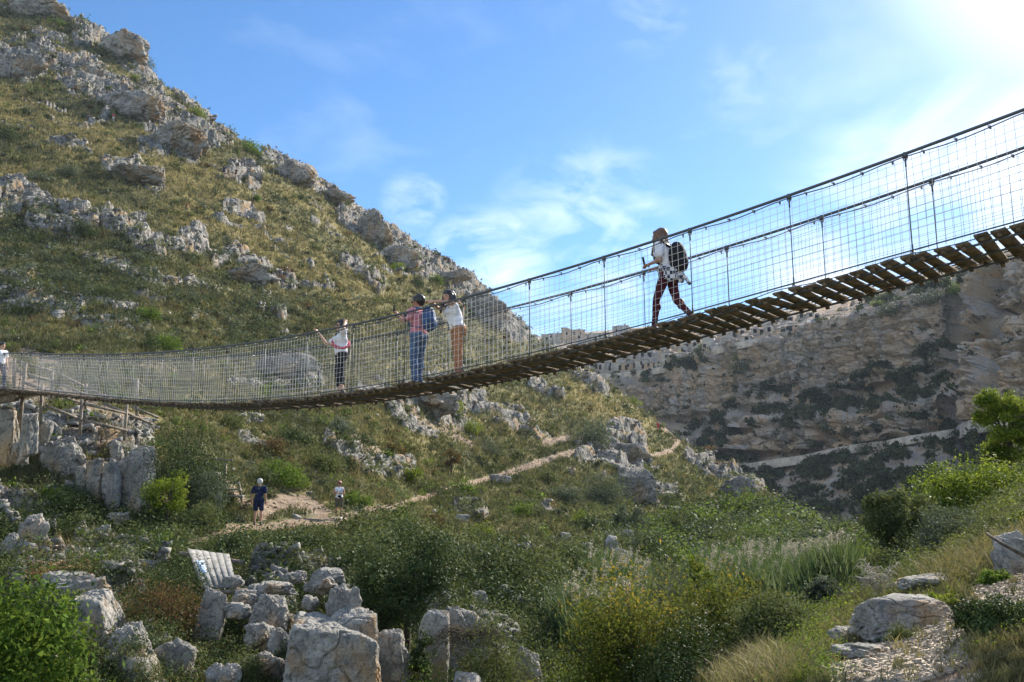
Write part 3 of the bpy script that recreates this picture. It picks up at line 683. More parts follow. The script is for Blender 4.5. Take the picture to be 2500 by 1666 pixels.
for off in (0.0, BW):
    mb = MB(); mb.tube([bp(s, off, 1.0, True) for s in ss], 0.021, 7); mb.tube([bp(s, off, 1.0, True) - Vector((0, 0, 0.055 + 0.02 * sin(s * 4.2))) for s in ss], 0.008, 5)
    rail = badd(mb, 'handrail_cable', M['cable'], smooth=True)
    mb = MB()
    for s in np.arange(SA, SB, 0.375):
        p = bp(s, off, 1.0, True); mb.box(p + Vector((0.01, -0.004, -0.06)), (0.018, 0.02, 0.04))
    c_ob = mb.build('clip', M['cable'], rail); tag(c_ob, kind='stuff')
    mb = MB()
    for s in np.arange(SA, SB, 0.375):
        p = bp(s, off, 1.0, True); mb.box(p + Vector((-BN[0] * .024, -BN[1] * .024, -0.05)), (0.022, 0.014, 0.022))
    c_ob = mb.build('bolt', M['bolt_steel'], rail); tag(c_ob, kind='stuff')
    mb = MB(); mb.tube([bp(s, off, 0.06) for s in ss], 0.010, 5); mb.tube([bp(s, off, 0.035) - Vector((0, 0, 0.05 * abs(sin(s * 2.0)))) for s in ss], 0.007, 5)
    badd(mb, 'edge_cable', M['cable'], smooth=True)
    # wire net: square mesh of 10 cm
    mb = MB()
    for k_ in range(1, 13):
        h = k_ / 13.0
        mb.tube([bp(s, off + 0.012 * sin(s * 1.7 + k_), h + 0.006 * sin(s * 2.3 + k_ * 1.3), True) for s in ss], 0.0034, 3, False)
    for s in np.arange(SA, SB, 0.104):
        a_ = 0.02 * n2(np.array([s * 0.8]), np.array([off * 3.0]), 5)[0]
        mb.tube([bp(s + a_ * 1.5, off, 0.02, True), bp(s + a_ + 0.01 * sin(s * 5), off + 0.012 * sin(s * 1.7), 0.5, True), bp(s, off, 0.97, True)], 0.0034, 3, False)
    badd(mb, 'wire_net', M['net_wire'])
    # hangers every 1.5 m
    s0 = bline(2218, 480)[0]
    k0 = int(math.floor((s0 - SA) / 1.52))
    for j in range(-k0, 40):
        s = s0 + j * 1.52 + (0.0 if off == 0 else 0.02)
        if s > SB - 0.2: break
        t_, b_ = bp(s, off, 1.0, True), bp(s, off, -0.06)
        mb = MB(); mb.tube([t_ - Vector((0, 0, .02)), b_], 0.0075, 6)
        mb.box(t_ - Vector((0, 0, 0.02)), (0.05, 0.05, 0.07))
        for zz, sg in ((t_.z - .12, 1), (b_.z + .14, -1)):
            mb.tube([Vector((b_.x, b_.y, zz - .05)), Vector((b_.x, b_.y, zz + .05))], 0.013, 6)
            R_ = [Vector((b_.x + BE[0] * .03 * cos(a), b_.y + BE[1] * .03 * cos(a), zz + sg * .075 + .045 * sin(a))) for a in np.linspace(0, 2 * pi, 9)]
            mb.tube(R_, 0.007, 5, False)
        hg = badd(mb, 'hanger', M['cable'])
# walkway: planks across three stringer cables
for off in (0.08, BW / 2, BW - 0.08):
    mb = MB(); mb.tube([bp(s, off, -0.065) for s in ss], 0.016, 6)
    badd(mb, 'stringer_cable', M['cable'])
plk = []
s = SA; tail = MB(); npl = 0
prnd = np.random.RandomState(5)
while s < SB:
    w_ = 0.155 + 0.012 * prnd.randn(); tl = 0.06 * prnd.randn() * 0.3
    p = bp(s, BW / 2, -0.022); q = bp(s + 0.1, BW / 2, -0.022)
    e = (q - p).normalized(); nn_ = Vector((BN[0], BN[1], 0.0)); up = e.cross(nn_); up = up if up.z > 0 else -up
    Mx = Matrix((e, nn_, up)).transposed() @ Matrix.Rotation(tl, 3, 'Z') @ Matrix.Rotation(0.03 * prnd.randn(), 3, 'X')
    ln = BW + 0.10 + 0.03 * prnd.randn(); vis = S_R - 1.0 < s and npl < 100
    mb = MB() if vis else tail
    mb.box(p, (w_, ln, 0.030), Mx)
    for oy in (-ln / 2 + 0.05, ln / 2 - 0.05):
        mb.box(p + Mx @ Vector((0, oy, -0.042)), (0.05, 0.05, 0.055), Mx)
    if vis: badd(mb, 'plank', M['old_wood']); npl += 1
    s += w_ + (0.042 + 0.022 * prnd.rand())
o_ = badd(tail, 'plank', M['old_wood']); tag(o_, kind='stuff')
# anchors: a timber platform on the left bank, two posts on the right bank
mb = MB()
pe = bp(SB + 0.8, BW / 2, -0.12)
Rz = Matrix.Rotation(math.atan2(BE[1], BE[0]), 3, 'Z')
mb.box(pe, (2.0, 1.9, 0.12), Rz); mb.box(pe + Vector((0, 0, -0.2)), (1.9, 0.2, 0.25), Rz)
badd(mb, 'landing', M['grey_wood'])
for off in (-0.1, BW + 0.1):
    for ds in (1.2,):
        mb = MB(); a_ = bp(SB + ds, off, -1.4); mb.beam(a_, bp(SB + ds, off, 1.0), 0.09, 0.09); badd(mb, 'post', M['grey_wood'])
    mb = MB(); a_ = bp(SA, off, 2.0); mb.beam(Vector((a_.x, a_.y, -1.8)), a_, 0.2, 0.2); badd(mb, 'post', M['grey_wood'])

# ---------------------------------------------------------------- timber rails, steps and gangway on the left bank
def PT(u, v, D): return P(u, v, D)
def fence(label, posts, rails, w=0.085, mat='grey_wood'):
    o_ = empty('wooden_railing', PT(*posts[0][0])); tag(o_, label, 'railing')
    for a, b_ in posts:
        mb = MB(); A = PT(*a); B = PT(*b_); mb.beam(A - Vector((0, 0, .4)), B, w, w); q = badd(mb, 'post', M[mat], o_)
    for a, b_ in rails:
        mb = MB(); mb.beam(PT(*a), PT(*b_), 0.045, 0.09); badd(mb, 'rail', M[mat], o_)
    return o_
fence('grey timber railing with two posts descending the bank just under the netting', [((197,1035,31.5),(200,975,31.5)), ((305,1050,32.5),(310,988,32.5)), ((100,1000,30.5),(104,940,30.5))],
      [((60,935,30.2),(200,985,31.5)), ((200,985,31.5),(310,1010,32.5)), ((250,984,32.4),(372,1036,33.5)), ((110,990,30.6),(200,1025,31.5)), ((200,1025,31.5),(312,1052,32.5))])
fence('upper timber railing seen through the net beside the rocky steps', [((36,925,33),(36,876,33)), ((128,950,34),(128,904,34)), ((210,975,35),(210,938,35)), ((335,1005,36),(335,925,36))],
      [((36,880,33),(128,906,34)), ((128,906,34),(210,945,35)), ((210,945,35),(282,979,35.6)), ((320,993,35.8),(388,1020,36.5)), ((36,905,33),(128,930,34)), ((128,930,34),(230,972,35)), ((310,918,36),(352,946,36.4))], 0.09)
fence('short timber handrail at the top of the three wooden steps by the path', [((548,1190,37),(550,1130,37)), ((491,1215,36),(490,1198,36))], [((510,1120,37.2),(568,1125,37)), ((505,1130,37.4),(549,1152,37))], 0.12)
st = empty('wooden_steps', PT(565, 1215, 36.6)); tag(st, 'three rough wooden steps climbing between pale rocks left of the man in navy', 'steps')
for (u0, u1, v, D) in ((549, 594, 1211, 36.2), (553, 588, 1195, 36.8), (556, 584, 1180, 37.4)):
    mb = MB(); mb.beam(PT(u0, v, D), PT(u1, v + 1, D), 0.32, 0.07); badd(mb, 'tread', M['pale_wood'], st)
for u0 in (551, 590):
    mb = MB(); mb.beam(PT(u0, 1222, 36.1), PT(u0 + (4 if u0 < 570 else -6), 1180, 37.6), 0.06, 0.2); badd(mb, 'side_board', M['grey_wood'], st)
# gangway of bleached boards, with a pale blue sheet lying on it
gw = empty('wooden_gangway', PT(520, 1432, 23.5)); tag(gw, 'bleached grey wooden gangway of long boards tilted across the rocks', 'gangway')
A0, A1, B1_, B0_ = PT(459, 1341, 25.6), PT(560, 1353, 25.4), PT(578, 1430, 22.6), PT(492, 1434, 22.6)
nb = 6
for i in range(nb):
    a0 = A0.lerp(A1, i / nb); a1 = A0.lerp(A1, (i + .98) / nb); b0 = B0_.lerp(B1_, i / nb); b1 = B0_.lerp(B1_, (i + .98) / nb)
    if i < 3: a0 = a0 + (a0 - b0) * 0.03
    up = Vector((0, 0, 0.05)); mb = MB()
    mb.add([tuple(q) for q in (a0, a1, b1, b0, a0 - up, a1 - up, b1 - up, b0 - up)], [(0, 3, 2, 1), (4, 5, 6, 7), (0, 1, 5, 4), (1, 2, 6, 5), (2, 3, 7, 6), (3, 0, 4, 7)])
    badd(mb, 'board', M['pale_wood'], gw)
for (a, b_) in (((438, 1341, 25.8), (596, 1364, 25.6)), ((497, 1437, 22.6), (610, 1431, 22.6))):
    mb = MB(); mb.beam(PT(*a) - Vector((0, 0, .11)), PT(*b_) - Vector((0, 0, .11)), 0.12, 0.1); badd(mb, 'cross_beam', M['grey_wood'], gw)
def gq(a, b_): # point on the gangway surface, a along, b across
    return (A0.lerp(A1, b_)).lerp(B0_.lerp(B1_, b_), a)
nU = (A1 - A0).cross(B0_ - A0).normalized(); nU = nU if nU.z > 0 else -nU
mb = MB(); q4 = [gq(.32, .10), gq(.32, .30), gq(.66, .29), gq(.66, .09)]
mb.add([tuple(q + nU * h) for h in (0.012, 0.004) for q in q4], [(0, 1, 2, 3), (7, 6, 5, 4), (0, 4, 5, 1), (1, 5, 6, 2), (2, 6, 7, 3), (3, 7, 4, 0)])
sg = empty('notice', gq(.5, .2)); tag(sg, 'small pale blue notice sheet lying on the bleached gangway boards', 'notice')
badd(mb, 'sheet', M['sign_sheet'], sg)
mb = MB()
for a_ in (.37, .43, .49):
    for b0, b1 in ((.12, .19), (.20, .27)):
        q4 = [gq(a_, b0), gq(a_, b1), gq(a_ + .012, b1), gq(a_ + .012, b0)]
        mb.add([tuple(q + nU * h) for h in (0.016, 0.0125) for q in q4], [(0, 1, 2, 3), (7, 6, 5, 4), (0, 4, 5, 1), (1, 5, 6, 2), (2, 6, 7, 3), (3, 7, 4, 0)])
badd(mb, 'faded_lines', M['sign_ink'], sg)
# slanting dark pole in the grass at the right edge
mb = MB(); mb.tube([PT(2408, 1302, 9.0), PT(2450, 1330, 8.6), PT(2520, 1368, 8.2)], [0.014, 0.018, 0.02], 6)
o_ = mb.build('broken_cane', M['bark']); tag(o_, 'dark bare cane slanting out of the grass at the right edge', 'cane')

# ---------------------------------------------------------------- walls and the terraced town on the far side
def wall_strip(name, label, top, h_px, thick=1.2, mat='wall_stone', toward=9.0):
    """a masonry wall following photo points (u, v of its top); it stands in front of the slope"""
    mb = MB(); V = []; Fc = []
    for (u, v) in top:
        q = CLP(u, v + h_px, -toward); D = q.y; a = P(u, v, D); b_ = P(u, v + h_px * 1.25, D); bk = Vector((0.35, 0.94, 0)) * (thick + toward * 1.5)
        V += [tuple(a), tuple(b_), tuple(a + bk), tuple(b_ + bk)]
    n_ = len(top)
    for i in range(n_ - 1):
        k_ = i * 4
        Fc += [(k_, k_ + 1, k_ + 5, k_ + 4), (k_, k_ + 4, k_ + 6, k_ + 2), (k_ + 2, k_ + 6, k_ + 7, k_ + 3)]
    Fc += [(0, 2, 3, 1), tuple((n_ - 1) * 4 + j for j in (0, 1, 3, 2))]
    mb.add(V, Fc); o_ = mb.build(name, M[mat]); tag(o_, label, 'wall'); return o_
wall_strip('retaining_wall', 'long pale retaining wall of the road climbing across the far cliff', [(1810,1134),(1850,1128),(1900,1120),(1960,1112),(2030,1095),(2100,1083),(2160,1076),(2220,1064),(2280,1055),(2330,1047)], 17)
wall_strip('retaining_wall', 'taller curved retaining wall below the pale buttress at far right', [(2348,1034),(2356,1028),(2400,1021),(2450,1012),(2480,1006)], 28)
wall_strip('terrace_wall', 'long low terrace wall closing the foot of the town above the cliff', [(1405,905),(1450,915),(1500,912),(1560,905),(1600,898),(1640,890)], 13)
wall_strip('terrace_wall', 'high smooth terrace wall in the middle of the town', [(1665,862),(1720,853),(1760,845),(1800,836),(1850,825)], 14)
wrnd = np.random.RandomState(11)
win_me = {}
def house(label, u, v, w_px, h_px, mat, nwin=3, group=None, roof='flat', toward=4.0):
    """a stone house whose base sits at photo point (u, v)"""
    q = CLP(u, v, -toward); D = q.y; w = w_px * D / F; h = h_px * D / F; dep = max(6.0, w * 0.7)
    e = empty('stone_house', q, -0.30 + 0.15 * wrnd.randn()); tag(e, label, 'house', group)
    mb = MB(); mb.box((0, dep / 2, h / 2 - 1.5), (w, dep, h + 3.0)); mb.build('wall', M[mat], e)
    mb = MB()
    if roof == 'flat':
        mb.box((0, dep / 2, h + 0.22), (w + 0.4, dep + 0.4, 0.44))
        rf = mb.build('roof', M['house_grey'], e)
        if w > 7: mb = MB(); mb.box((w * .25, dep / 2, h + 1.1), (1.0, 1.0, 1.4)); mb.build('chimney', M[mat], rf)
    elif roof == 'barrel':
        V = []; k_ = 9
        for yy in (-.1, dep + .1):
            for j in range(k_): a_ = pi * j / (k_ - 1); V.append((-(w / 2 + .1) * cos(a_), yy, h + .003 + (w * .28) * sin(a_)))
        mb.add(V, [(j, j + 1, k_ + j + 1, k_ + j) for j in range(k_ - 1)] + [tuple(range(k_))[::-1], tuple(range(k_, 2 * k_)), (0, k_, 2 * k_ - 1, k_ - 1)]); mb.build('roof', M['house_stone'], e)
    else:
        mb.add([(-w/2-.3, -.3, h), (w/2+.3, -.3, h), (w/2+.3, dep+.3, h), (-w/2-.3, dep+.3, h), (-w/2-.3, dep/2, h+w*.18), (w/2+.3, dep/2, h+w*.18)], [(0,1,5,4), (2,3,4,5), (0,4,3), (1,2,5), (0,3,2,1)]); mb.build('roof', M['house_ochre'], e)
    if 'w' not in win_me:
        g_ = MB(); g_.box((0, -.05, 0), (1.0, 0.1, 1.5)); o0 = g_.build('window', M['dark_opening']); win_me['w'] = o0.data; bpy.data.objects.remove(o0)
        g_ = MB(); g_.box((0, -.03, 0), (1.4, 0.06, 1.9)); o0 = g_.build('frame', M['house_stone']); win_me['f'] = o0.data; bpy.data.objects.remove(o0)
        g_ = MB(); g_.box((0, -.05, 0), (1.3, 0.1, 2.4)); o0 = g_.build('door', M['dark_opening']); win_me['d'] = o0.data; bpy.data.objects.remove(o0)
    rows = 2 if h > 7 else 1; used = 0
    for r_ in range(rows):
        cols = max(1, int(w // 3.2))
        for c_ in range(cols):
            if used >= nwin: break
            if wrnd.rand() < .2: continue
            x_ = -w / 2 + (c_ + .5) * w / cols + .3 * wrnd.randn(); z_ = h * (0.68 if rows == 1 else (.36 + .42 * r_))
            f_ = ob('window', win_me['w'], e, (x_, 0, z_)); ob('frame', win_me['f'], f_); used += 1
    ob('door', win_me['d'], e, (w * .3 * wrnd.uniform(-1, 1), 0, 1.2))
    return e
for a in [('wide ochre block with stepped roof on the town skyline, under the bridge net', 1402, 830, 54, 24, 'house_ochre', 6), ('low pale house left of the ochre block on the skyline', 1345, 832, 50, 16, 'house_stone', 3), ('narrow tall tower house on the ochre block\'s left shoulder', 1377, 830, 14, 29, 'house_ochre', 2),
          ('long low pale range right of the ochre block on the skyline', 1458, 832, 62, 17, 'house_stone', 4), ('tall grey palace on the skyline below the walking woman', 1514, 832, 38, 36, 'house_grey', 5), ('brownish gabled house right of the tall grey palace', 1556, 832, 44, 27, 'house_ochre', 3, None, 'gable'), ('flat pale house at the left end of the skyline, beside the olive tree', 1292, 834, 40, 14, 'house_grey', 2)]:
    house(*a)
for a in [('square two-storey pale tower house above the terrace wall', 1728, 853, 27, 33, 'house_stone', 3), ('small gabled chapel just right of the tower house', 1820, 838, 26, 17, 'house_stone', 1, None, 'gable'), ('barrel-roofed cave house between tower house and chapel', 1775, 846, 30, 20, 'house_grey', 2, None, 'barrel'), ('tall narrow pale house beside the yellow mast', 1625, 893, 22, 33, 'house_stone', 2), ('square fortified block on the rim at far right, under the last planks', 2402, 668, 34, 32, 'house_grey', 1), ('ruined pale wall block left of the fortified rim block', 2358, 678, 40, 18, 'house_stone', 1)]:
    house(*a)
rows_ = [('lowest town row', (1425, 905), (1600, 900), 9, 18, 30), ('second lowest town row', (1450, 880), (1700, 868), 12, 16, 26), ('middle town row under the walkway', (1530, 858), (1710, 848), 8, 14, 24),
         ('upper town row by the rim', (1760, 825), (1960, 808), 9, 12, 20), ('top town row on the skyline', (1800, 800), (2010, 778), 9, 11, 18)]
for lab, a, b_, n_, hh, ww in rows_:
    for i in range(n_):
        f_ = (i + .5) / n_ + .02 * wrnd.randn(); u = a[0] + (b_[0] - a[0]) * f_; v = a[1] + (b_[1] - a[1]) * f_
        mt_ = ['house_stone', 'house_stone', 'house_grey', 'house_ochre'][wrnd.randint(4)]; rf_ = ['flat', 'flat', 'barrel', 'gable'][wrnd.randint(4)]
        o_w = ['first', 'second', 'third', 'fourth', 'fifth', 'sixth', 'seventh', 'eighth', 'ninth', 'tenth', 'eleventh', 'twelfth'][i]
        house('%s %s-roofed house, %s from left in the %s' % ({'house_stone': 'pale', 'house_grey': 'grey', 'house_ochre': 'ochre'}[mt_], rf_, o_w, lab), u, v + 2 * wrnd.randn(), ww * wrnd.uniform(.6, 1.15), hh * wrnd.uniform(.7, 1.25), mt_, wrnd.randint(1, 4), 'stone houses, ' + lab, rf_)
mb = MB(); q = CLP(1660, 890, -8)
for dx in (-.35, .35): mb.beam(q + Vector((dx, 0, -1)), q + Vector((dx, 0, 6.6)), .16, .16)
for k_ in range(9): mb.beam(q + Vector((-.35, 0, .4 + .75 * k_)), q + Vector((.35, 0, .4 + .75 * k_)), .12, .12)
o_ = mb.build('ladder_mast', M['yellow_paint']); tag(o_, 'thin yellow ladder mast standing against the town wall', 'mast')
# ---------------------------------------------------------------- leaves and shrubs
leafmat('leaf_mastic', (0.018, 0.034, 0.011), (0.043, 0.074, 0.021), (0.110, 0.150, 0.052), 0.6, 0.10, 0.12)
leafmat('leaf_silver', (0.045, 0.062, 0.040), (0.095, 0.118, 0.078), (0.21, 0.235, 0.175), 0.7, 0.05, 0.25)
leafmat('leaf_bright', (0.035, 0.075, 0.010), (0.080, 0.150, 0.020), (0.17, 0.26, 0.045), 0.7, 0.05, 0.45)
leafmat('leaf_lime', (0.07, 0.11, 0.010), (0.15, 0.215, 0.018), (0.31, 0.34, 0.04), 0.6, 0.08, 0.45)
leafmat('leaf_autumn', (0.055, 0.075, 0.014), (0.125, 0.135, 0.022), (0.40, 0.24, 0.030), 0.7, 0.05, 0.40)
leafmat('leaf_rust', (0.040, 0.040, 0.016), (0.110, 0.065, 0.032), (0.22, 0.10, 0.060), 0.7, 0.05, 0.3)
leafmat('leaf_olive', (0.050, 0.066, 0.024), (0.105, 0.128, 0.044), (0.185, 0.205, 0.092), 0.7, 0.05, 0.3)
leafmat('leaf_reed', (0.035, 0.075, 0.025), (0.075, 0.125, 0.055), (0.19, 0.23, 0.13), 0.7,0.05,0.3)
leafmat('plume', (0.26, 0.225, 0.18), (0.38, 0.33, 0.28), (0.52, 0.46, 0.40), 0.8, 0.1, 0.4)
leafmat('grass_blade', (0.062, 0.074, 0.032), (0.165, 0.150, 0.072), (0.35, 0.275, 0.115), 0.7, 0.15, 0.22)
leafmat('dark_scrub', (0.034, 0.046, 0.022), (0.070, 0.088, 0.042), (0.120, 0.138, 0.072), 0.8, 0.03, 0.2)

def leaves(pts, out, size, rs, aspect=0.42, upb=0.25, rn=None, droop=0.0):
    """one pointed leaf per point, facing roughly outwards"""
    n = len(pts)
    nr = out + 0.9 * rs.randn(n, 3); nr[:, 2] += upb; nr /= np.linalg.norm(nr, axis=1)[:, None] + 1e-9
    ax = rs.randn(n, 3); ax[:, 2] += 0.25 - droop; ax -= nr * (ax * nr).sum(1)[:, None]; ax /= np.linalg.norm(ax, axis=1)[:, None] + 1e-9
    sd = np.cross(nr, ax); L_ = (size * (0.6 + 0.8 * rs.rand(n)))[:, None]
    a = pts - ax * L_ * .5; c = pts + ax * L_ * .5
    b_ = pts + sd * L_ * aspect * .5 + nr * L_ * .06 - ax * L_ * .05; d = pts - sd * L_ * aspect * .5 + nr * L_ * .06 - ax * L_ * .05
    V = np.stack([a, b_, c, d], 1).reshape(-1, 3); Fc = np.arange(n * 4).reshape(-1, 4)
    if rn is None: rn = rs.rand(n)
    return V, Fc, np.repeat(rn, 4)
def blades(base, h, lean, rs, width, rn, seg=2):
    """curved grass or reed blades: base points, heights, lean vectors"""
    n = len(base); th = rs.rand(n) * 2 * pi; sd = np.stack([np.cos(th), np.sin(th), 0 * th], 1) * (width * .5)[:, None]
    up = np.array([0, 0, 1.0]); V = []
    for k_ in range(seg):
        f = k_ / seg; c = base + up * (h * f)[:, None] + lean * (h * f * f)[:, None]; w_ = 1 - 0.35 * f
        V += [c - sd * w_, c + sd * w_]
    V.append(base + up * (h * (1 - 0.25 * (lean ** 2).sum(1)))[:, None] + lean * h[:, None])
    V = np.stack(V, 1); m_ = 2 * seg + 1
    q = []
    o_ = (np.arange(n) * m_)[:, None]
    tri = []
    for k_ in range(seg - 1):
        tri.append(o_ + np.array([2 * k_, 2 * k_ + 1, 2 * k_ + 3])); tri.append(o_ + np.array([2 * k_, 2 * k_ + 3, 2 * k_ + 2]))
    tri.append(o_ + np.array([2 * seg - 2, 2 * seg - 1, 2 * seg]))
    return V.reshape(-1, 3), np.concatenate(tri), np.repeat(rn, m_)
def crown_points(w, h, n, rs, nb, kind):
    """points and outward directions inside a clumpy crown of width w and height h standing on z=0"""
    if kind == 'dome': c = rs.randn(nb, 3); c /= np.linalg.norm(c, axis=1)[:, None]; c[:, 2] = np.abs(c[:, 2]); rad = rs.uniform(.30, .68, nb)[:, None]; C = c * rad * np.array([w / 2, w / 2, h * .98]); R_ = rs.uniform(.17, .34, nb) * min(w, h * 1.3)
    elif kind == 'tree': c = rs.randn(nb, 3); c /= np.linalg.norm(c, axis=1)[:, None]; rad = rs.uniform(.45, .95, nb)[:, None]; C = c * rad * np.array([w / 2, w / 2, h * .38]) + np.array([0, 0, h * .60]); R_ = rs.uniform(.08, .19, nb) * min(w, h)
    elif kind == 'spray': c = rs.randn(nb, 3); c[:, 2] = np.abs(c[:, 2]) + .2; c /= np.linalg.norm(c, axis=1)[:, None]; rad = rs.uniform(.5, .95, nb)[:, None]; C = c * rad * np.array([w / 2, w / 2, h]); R_ = rs.uniform(.09, .17, nb) * min(w, h)
    per = rs.choice(nb, n, p=(R_ ** 2.2) / (R_ ** 2.2).sum())
    d = rs.randn(n, 3); d /= np.linalg.norm(d, axis=1)[:, None]
    q = C[per] + d * (R_[per] * rs.rand(n) ** 0.38)[:, None] * np.array([1.12, 1.12, .9])
    # ragged sprays reach out of the outline, and holes open it
    spk = rs.rand(n) < .14; q[spk] += d[spk] * (R_[per][spk] * rs.rand(spk.sum()) * .55)[:, None]
    keep = (q[:, 2] > 0.02 * h) & (n3(q / (0.16 * max(w, h)), int(nb)) > -0.30)
    brn = rs.rand(nb)[per]
    return q[keep], d[keep], brn[keep], C
def shrub(label, u, v, w_px, h_px, mat='leaf_olive', kind='dome', cat='shrub', leaf_px=5.5, dens=1.0, D=None, group=None, seed=None, name=None, aspect=.42, trunk=True, sink=.06, plant=True):
    seed = int(u * 7 + v * 3) % 9999 if seed is None else seed
    rs = np.random.RandomState(seed)
    b_ = G(u, v) if D is None else P(u, v, D)
    D = b_.y; k_ = D / F / CP; w = w_px * k_; h = h_px * k_
    if plant and D < 60:
        gz = float(terrain(np.array([b_.x]), np.array([b_.y]), False)[0]); top_ = b_.z + h
        b_.z = gz; h = float(np.clip(top_ - gz, .45 * h, 1.7 * h))
    if kind == 'dome': w *= 1.4; h *= 1.25
    n = int(np.clip(w_px * h_px * 0.85 * dens, 120, 30000)); nb = int(np.clip(w_px * h_px / 160, 7, 44))
    q, d, br_, C = crown_points(w, h, n, rs, nb, kind)
    cl = n3(q / (0.22 * max(w, h)) + seed, 4)
    rn = np.clip(0.42 + 0.55 * cl + 0.30 * (br_ - .5) + 0.34 * rs.randn(len(q)), 0, 1)
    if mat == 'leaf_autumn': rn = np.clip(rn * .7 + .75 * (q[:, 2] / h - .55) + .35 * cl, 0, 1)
    V, Fc, rr = leaves(q, d, leaf_px * k_, rs, aspect, .25, rn)
    name = name or ('tree' if kind == 'tree' else 'shrub')
    e = empty(name, b_ - Vector((0, 0, sink * h))); tag(e, label, cat, group)
    me = mesh_np('foliage', V, Fc, M[mat], False, {'rnd': rr}); ob('crown' if kind == 'tree' else 'foliage', me, e)
    if trunk:
        mb = MB(); tr = 0.035 * w if kind == 'tree' else 0.018 * w
        top = Vector((0.05 * w, 0, h * (.42 if kind == 'tree' else .15)))
        if kind == 'tree': mb.tube([(0, 0, -.15 * h), (0.03 * w, .01 * w, h * .2), top], [tr * 1.3, tr, tr * .8], 6)
        for j in range(min(len(C), 16)):
            c = Vector(C[j]); st_ = top if kind == 'tree' else Vector((0, 0, -.05 * h)); md = st_.lerp(c, .5) + Vector((0, 0, .07 * h)) + Vector(rs.randn(3)) * .03 * w
            mb.tube([st_, md, c + (c - md) * .35], [tr * .7, tr * .4, tr * .12], 5)
        mb.build('trunk' if kind == 'tree' else 'stems', M['bark'], e, True)
    return e

# ---------------------------------------------------------------- boulders
def cube_sphere(n):
    V = []; Fc = []; g = np.tan(np.linspace(-pi / 4, pi / 4, n)); A, B = np.meshgrid(g, g, indexing='ij'); A = A.ravel(); B = B.ravel(); o1 = np.ones_like(A)
    for k_, (x, y, z) in enumerate([(o1, A, B), (-o1, B, A), (B, o1, A), (A, -o1, B), (A, B, o1), (B, A, -o1)]):
        V.append(np.stack([x, y, z], 1)); i = (np.arange(n - 1)[:, None] * n + np.arange(n - 1)[None, :]).ravel() + k_ * n * n
        Fc.append(np.stack([i, i + n, i + n + 1, i + 1], 1))
    V = np.concatenate(V); V /= np.linalg.norm(V, axis=1)[:, None]; Fc = np.concatenate(Fc)
    key = np.round(V * 1e5).astype(np.int64); _, idx, inv = np.unique(key, axis=0, return_index=True, return_inverse=True)
    return V[idx], inv.ravel()[Fc]
_CS = {}
def boulder(label, u, v, w_px, h_px, D=None, seed=1, mat='limestone', dep=0.8, planes=14, rough=1.0, tilt=0.0, lay=0.0, n=None, name='boulder', cat='boulder', group=None, sink=0.12, sharp=20.0, lumps=None):
    """limestone block; (u, v) is the middle of its foot, w_px x h_px its size in the photo"""
    b_ = G(u, v) if D is None else P(u, v, D); D = b_.y; k_ = D / F / CP; w = w_px * k_; h = h_px * k_
    gz = float(terrain(np.array([b_.x]), np.array([b_.y]), False)[0])
    if gz < b_.z - .05 * h: h2 = min(h + (b_.z - gz), 1.3 * h); b_.z -= (h2 - h); h = h2
    rs = np.random.RandomState(seed)
    lumps = lumps or (1 if rough <= .5 else (4 if rough < .95 or w_px < 50 else 6)); n = n or (22 if w_px < 45 else (36 if w_px < 110 else 56)); 
    if lumps == 1: n = int(n * 1.5)
    if n not in _CS: _CS[n] = cube_sphere(n)
    d, Fc0 = _CS[n]; PP = []; FF_ = []
    for li in range(lumps):
        pn = rs.randn(planes, 3); pn /= np.linalg.norm(pn, axis=1)[:, None]
        pn = np.concatenate([pn, [[1, 0, 0.1], [-1, 0, 0.1], [0, -1, .15], [0, 1, 0], [.1, -.1, 1], [0, 0, -1]]]); pn /= np.linalg.norm(pn, axis=1)[:, None]
        hk = np.concatenate([rs.uniform(.62, 1.05, planes), rs.uniform(.78, .95, 6)])
        q = (d @ pn.T) / hk[None, :]
        r = 1.0 / (np.maximum(q, 1e-3) ** sharp).sum(1) ** (1 / sharp)
        p = d * r[:, None]; o3 = li * 5.3
        a = f3(p * 1.6 + seed + o3, 3, seed % 7); rid = f3(p * 2.4 + seed * 2.1 + o3, 4, seed % 5 + 3, True); fine = f3(p * 6 + seed, 4, 5, True)
        crk = np.abs(f3(p * 1.1 + seed * .7 + o3, 2, 9)); crk = 1 - sst(crk, 0.0, 0.045)
        st_ = np.sin((p[:, 2] + .25 * a) * (8 + 3 * rs.rand())) if lay else 0
        p = p * (1 + rough * (.13 * a + .15 * (rid - .4) + .085 * (fine - .4) - .16 * crk) + lay * .045 * st_)[:, None]
        if lumps > 1:
            sc_ = rs.uniform(.42, .68, 3) if li else np.array([.72, .72, .80]); of = np.array([rs.uniform(-.52, .52), rs.uniform(-.4, .4), rs.uniform(-.5, .34)]) if li else np.array([0, .1, -.08])
            if h > 1.25 * w: sc_ = np.maximum(sc_, .6) if li else np.array([.82, .8, .86]); of = of * np.array([.45, .5, 1.0])
            ra = Matrix.Rotation(rs.uniform(-.5, .5) * (.3 if h > 1.25 * w else 1), 3, 'Y') @ Matrix.Rotation(rs.uniform(-1, 1), 3, 'Z')
            p = (p * sc_) @ np.array(ra).T + of
        PP.append(p); FF_.append(Fc0 + li * len(d))
    p = np.concatenate(PP); Fc = np.concatenate(FF_)
    p = p * np.array([w / 2 / .92, w * dep / 2 / .92, h / 2 / .88]) + np.array([0, 0, h * (.5 - sink)])
    if tilt: p = p @ np.array(Matrix.Rotation(tilt, 3, 'Y')).T
    o_ = ob(name, mesh_np(name, p, Fc, M[mat], True)); o_.location = b_; o_.rotation_euler = (0, 0, rs.uniform(-.25, .25)); tag(o_, label, cat, group)
    return o_
exec_list = []
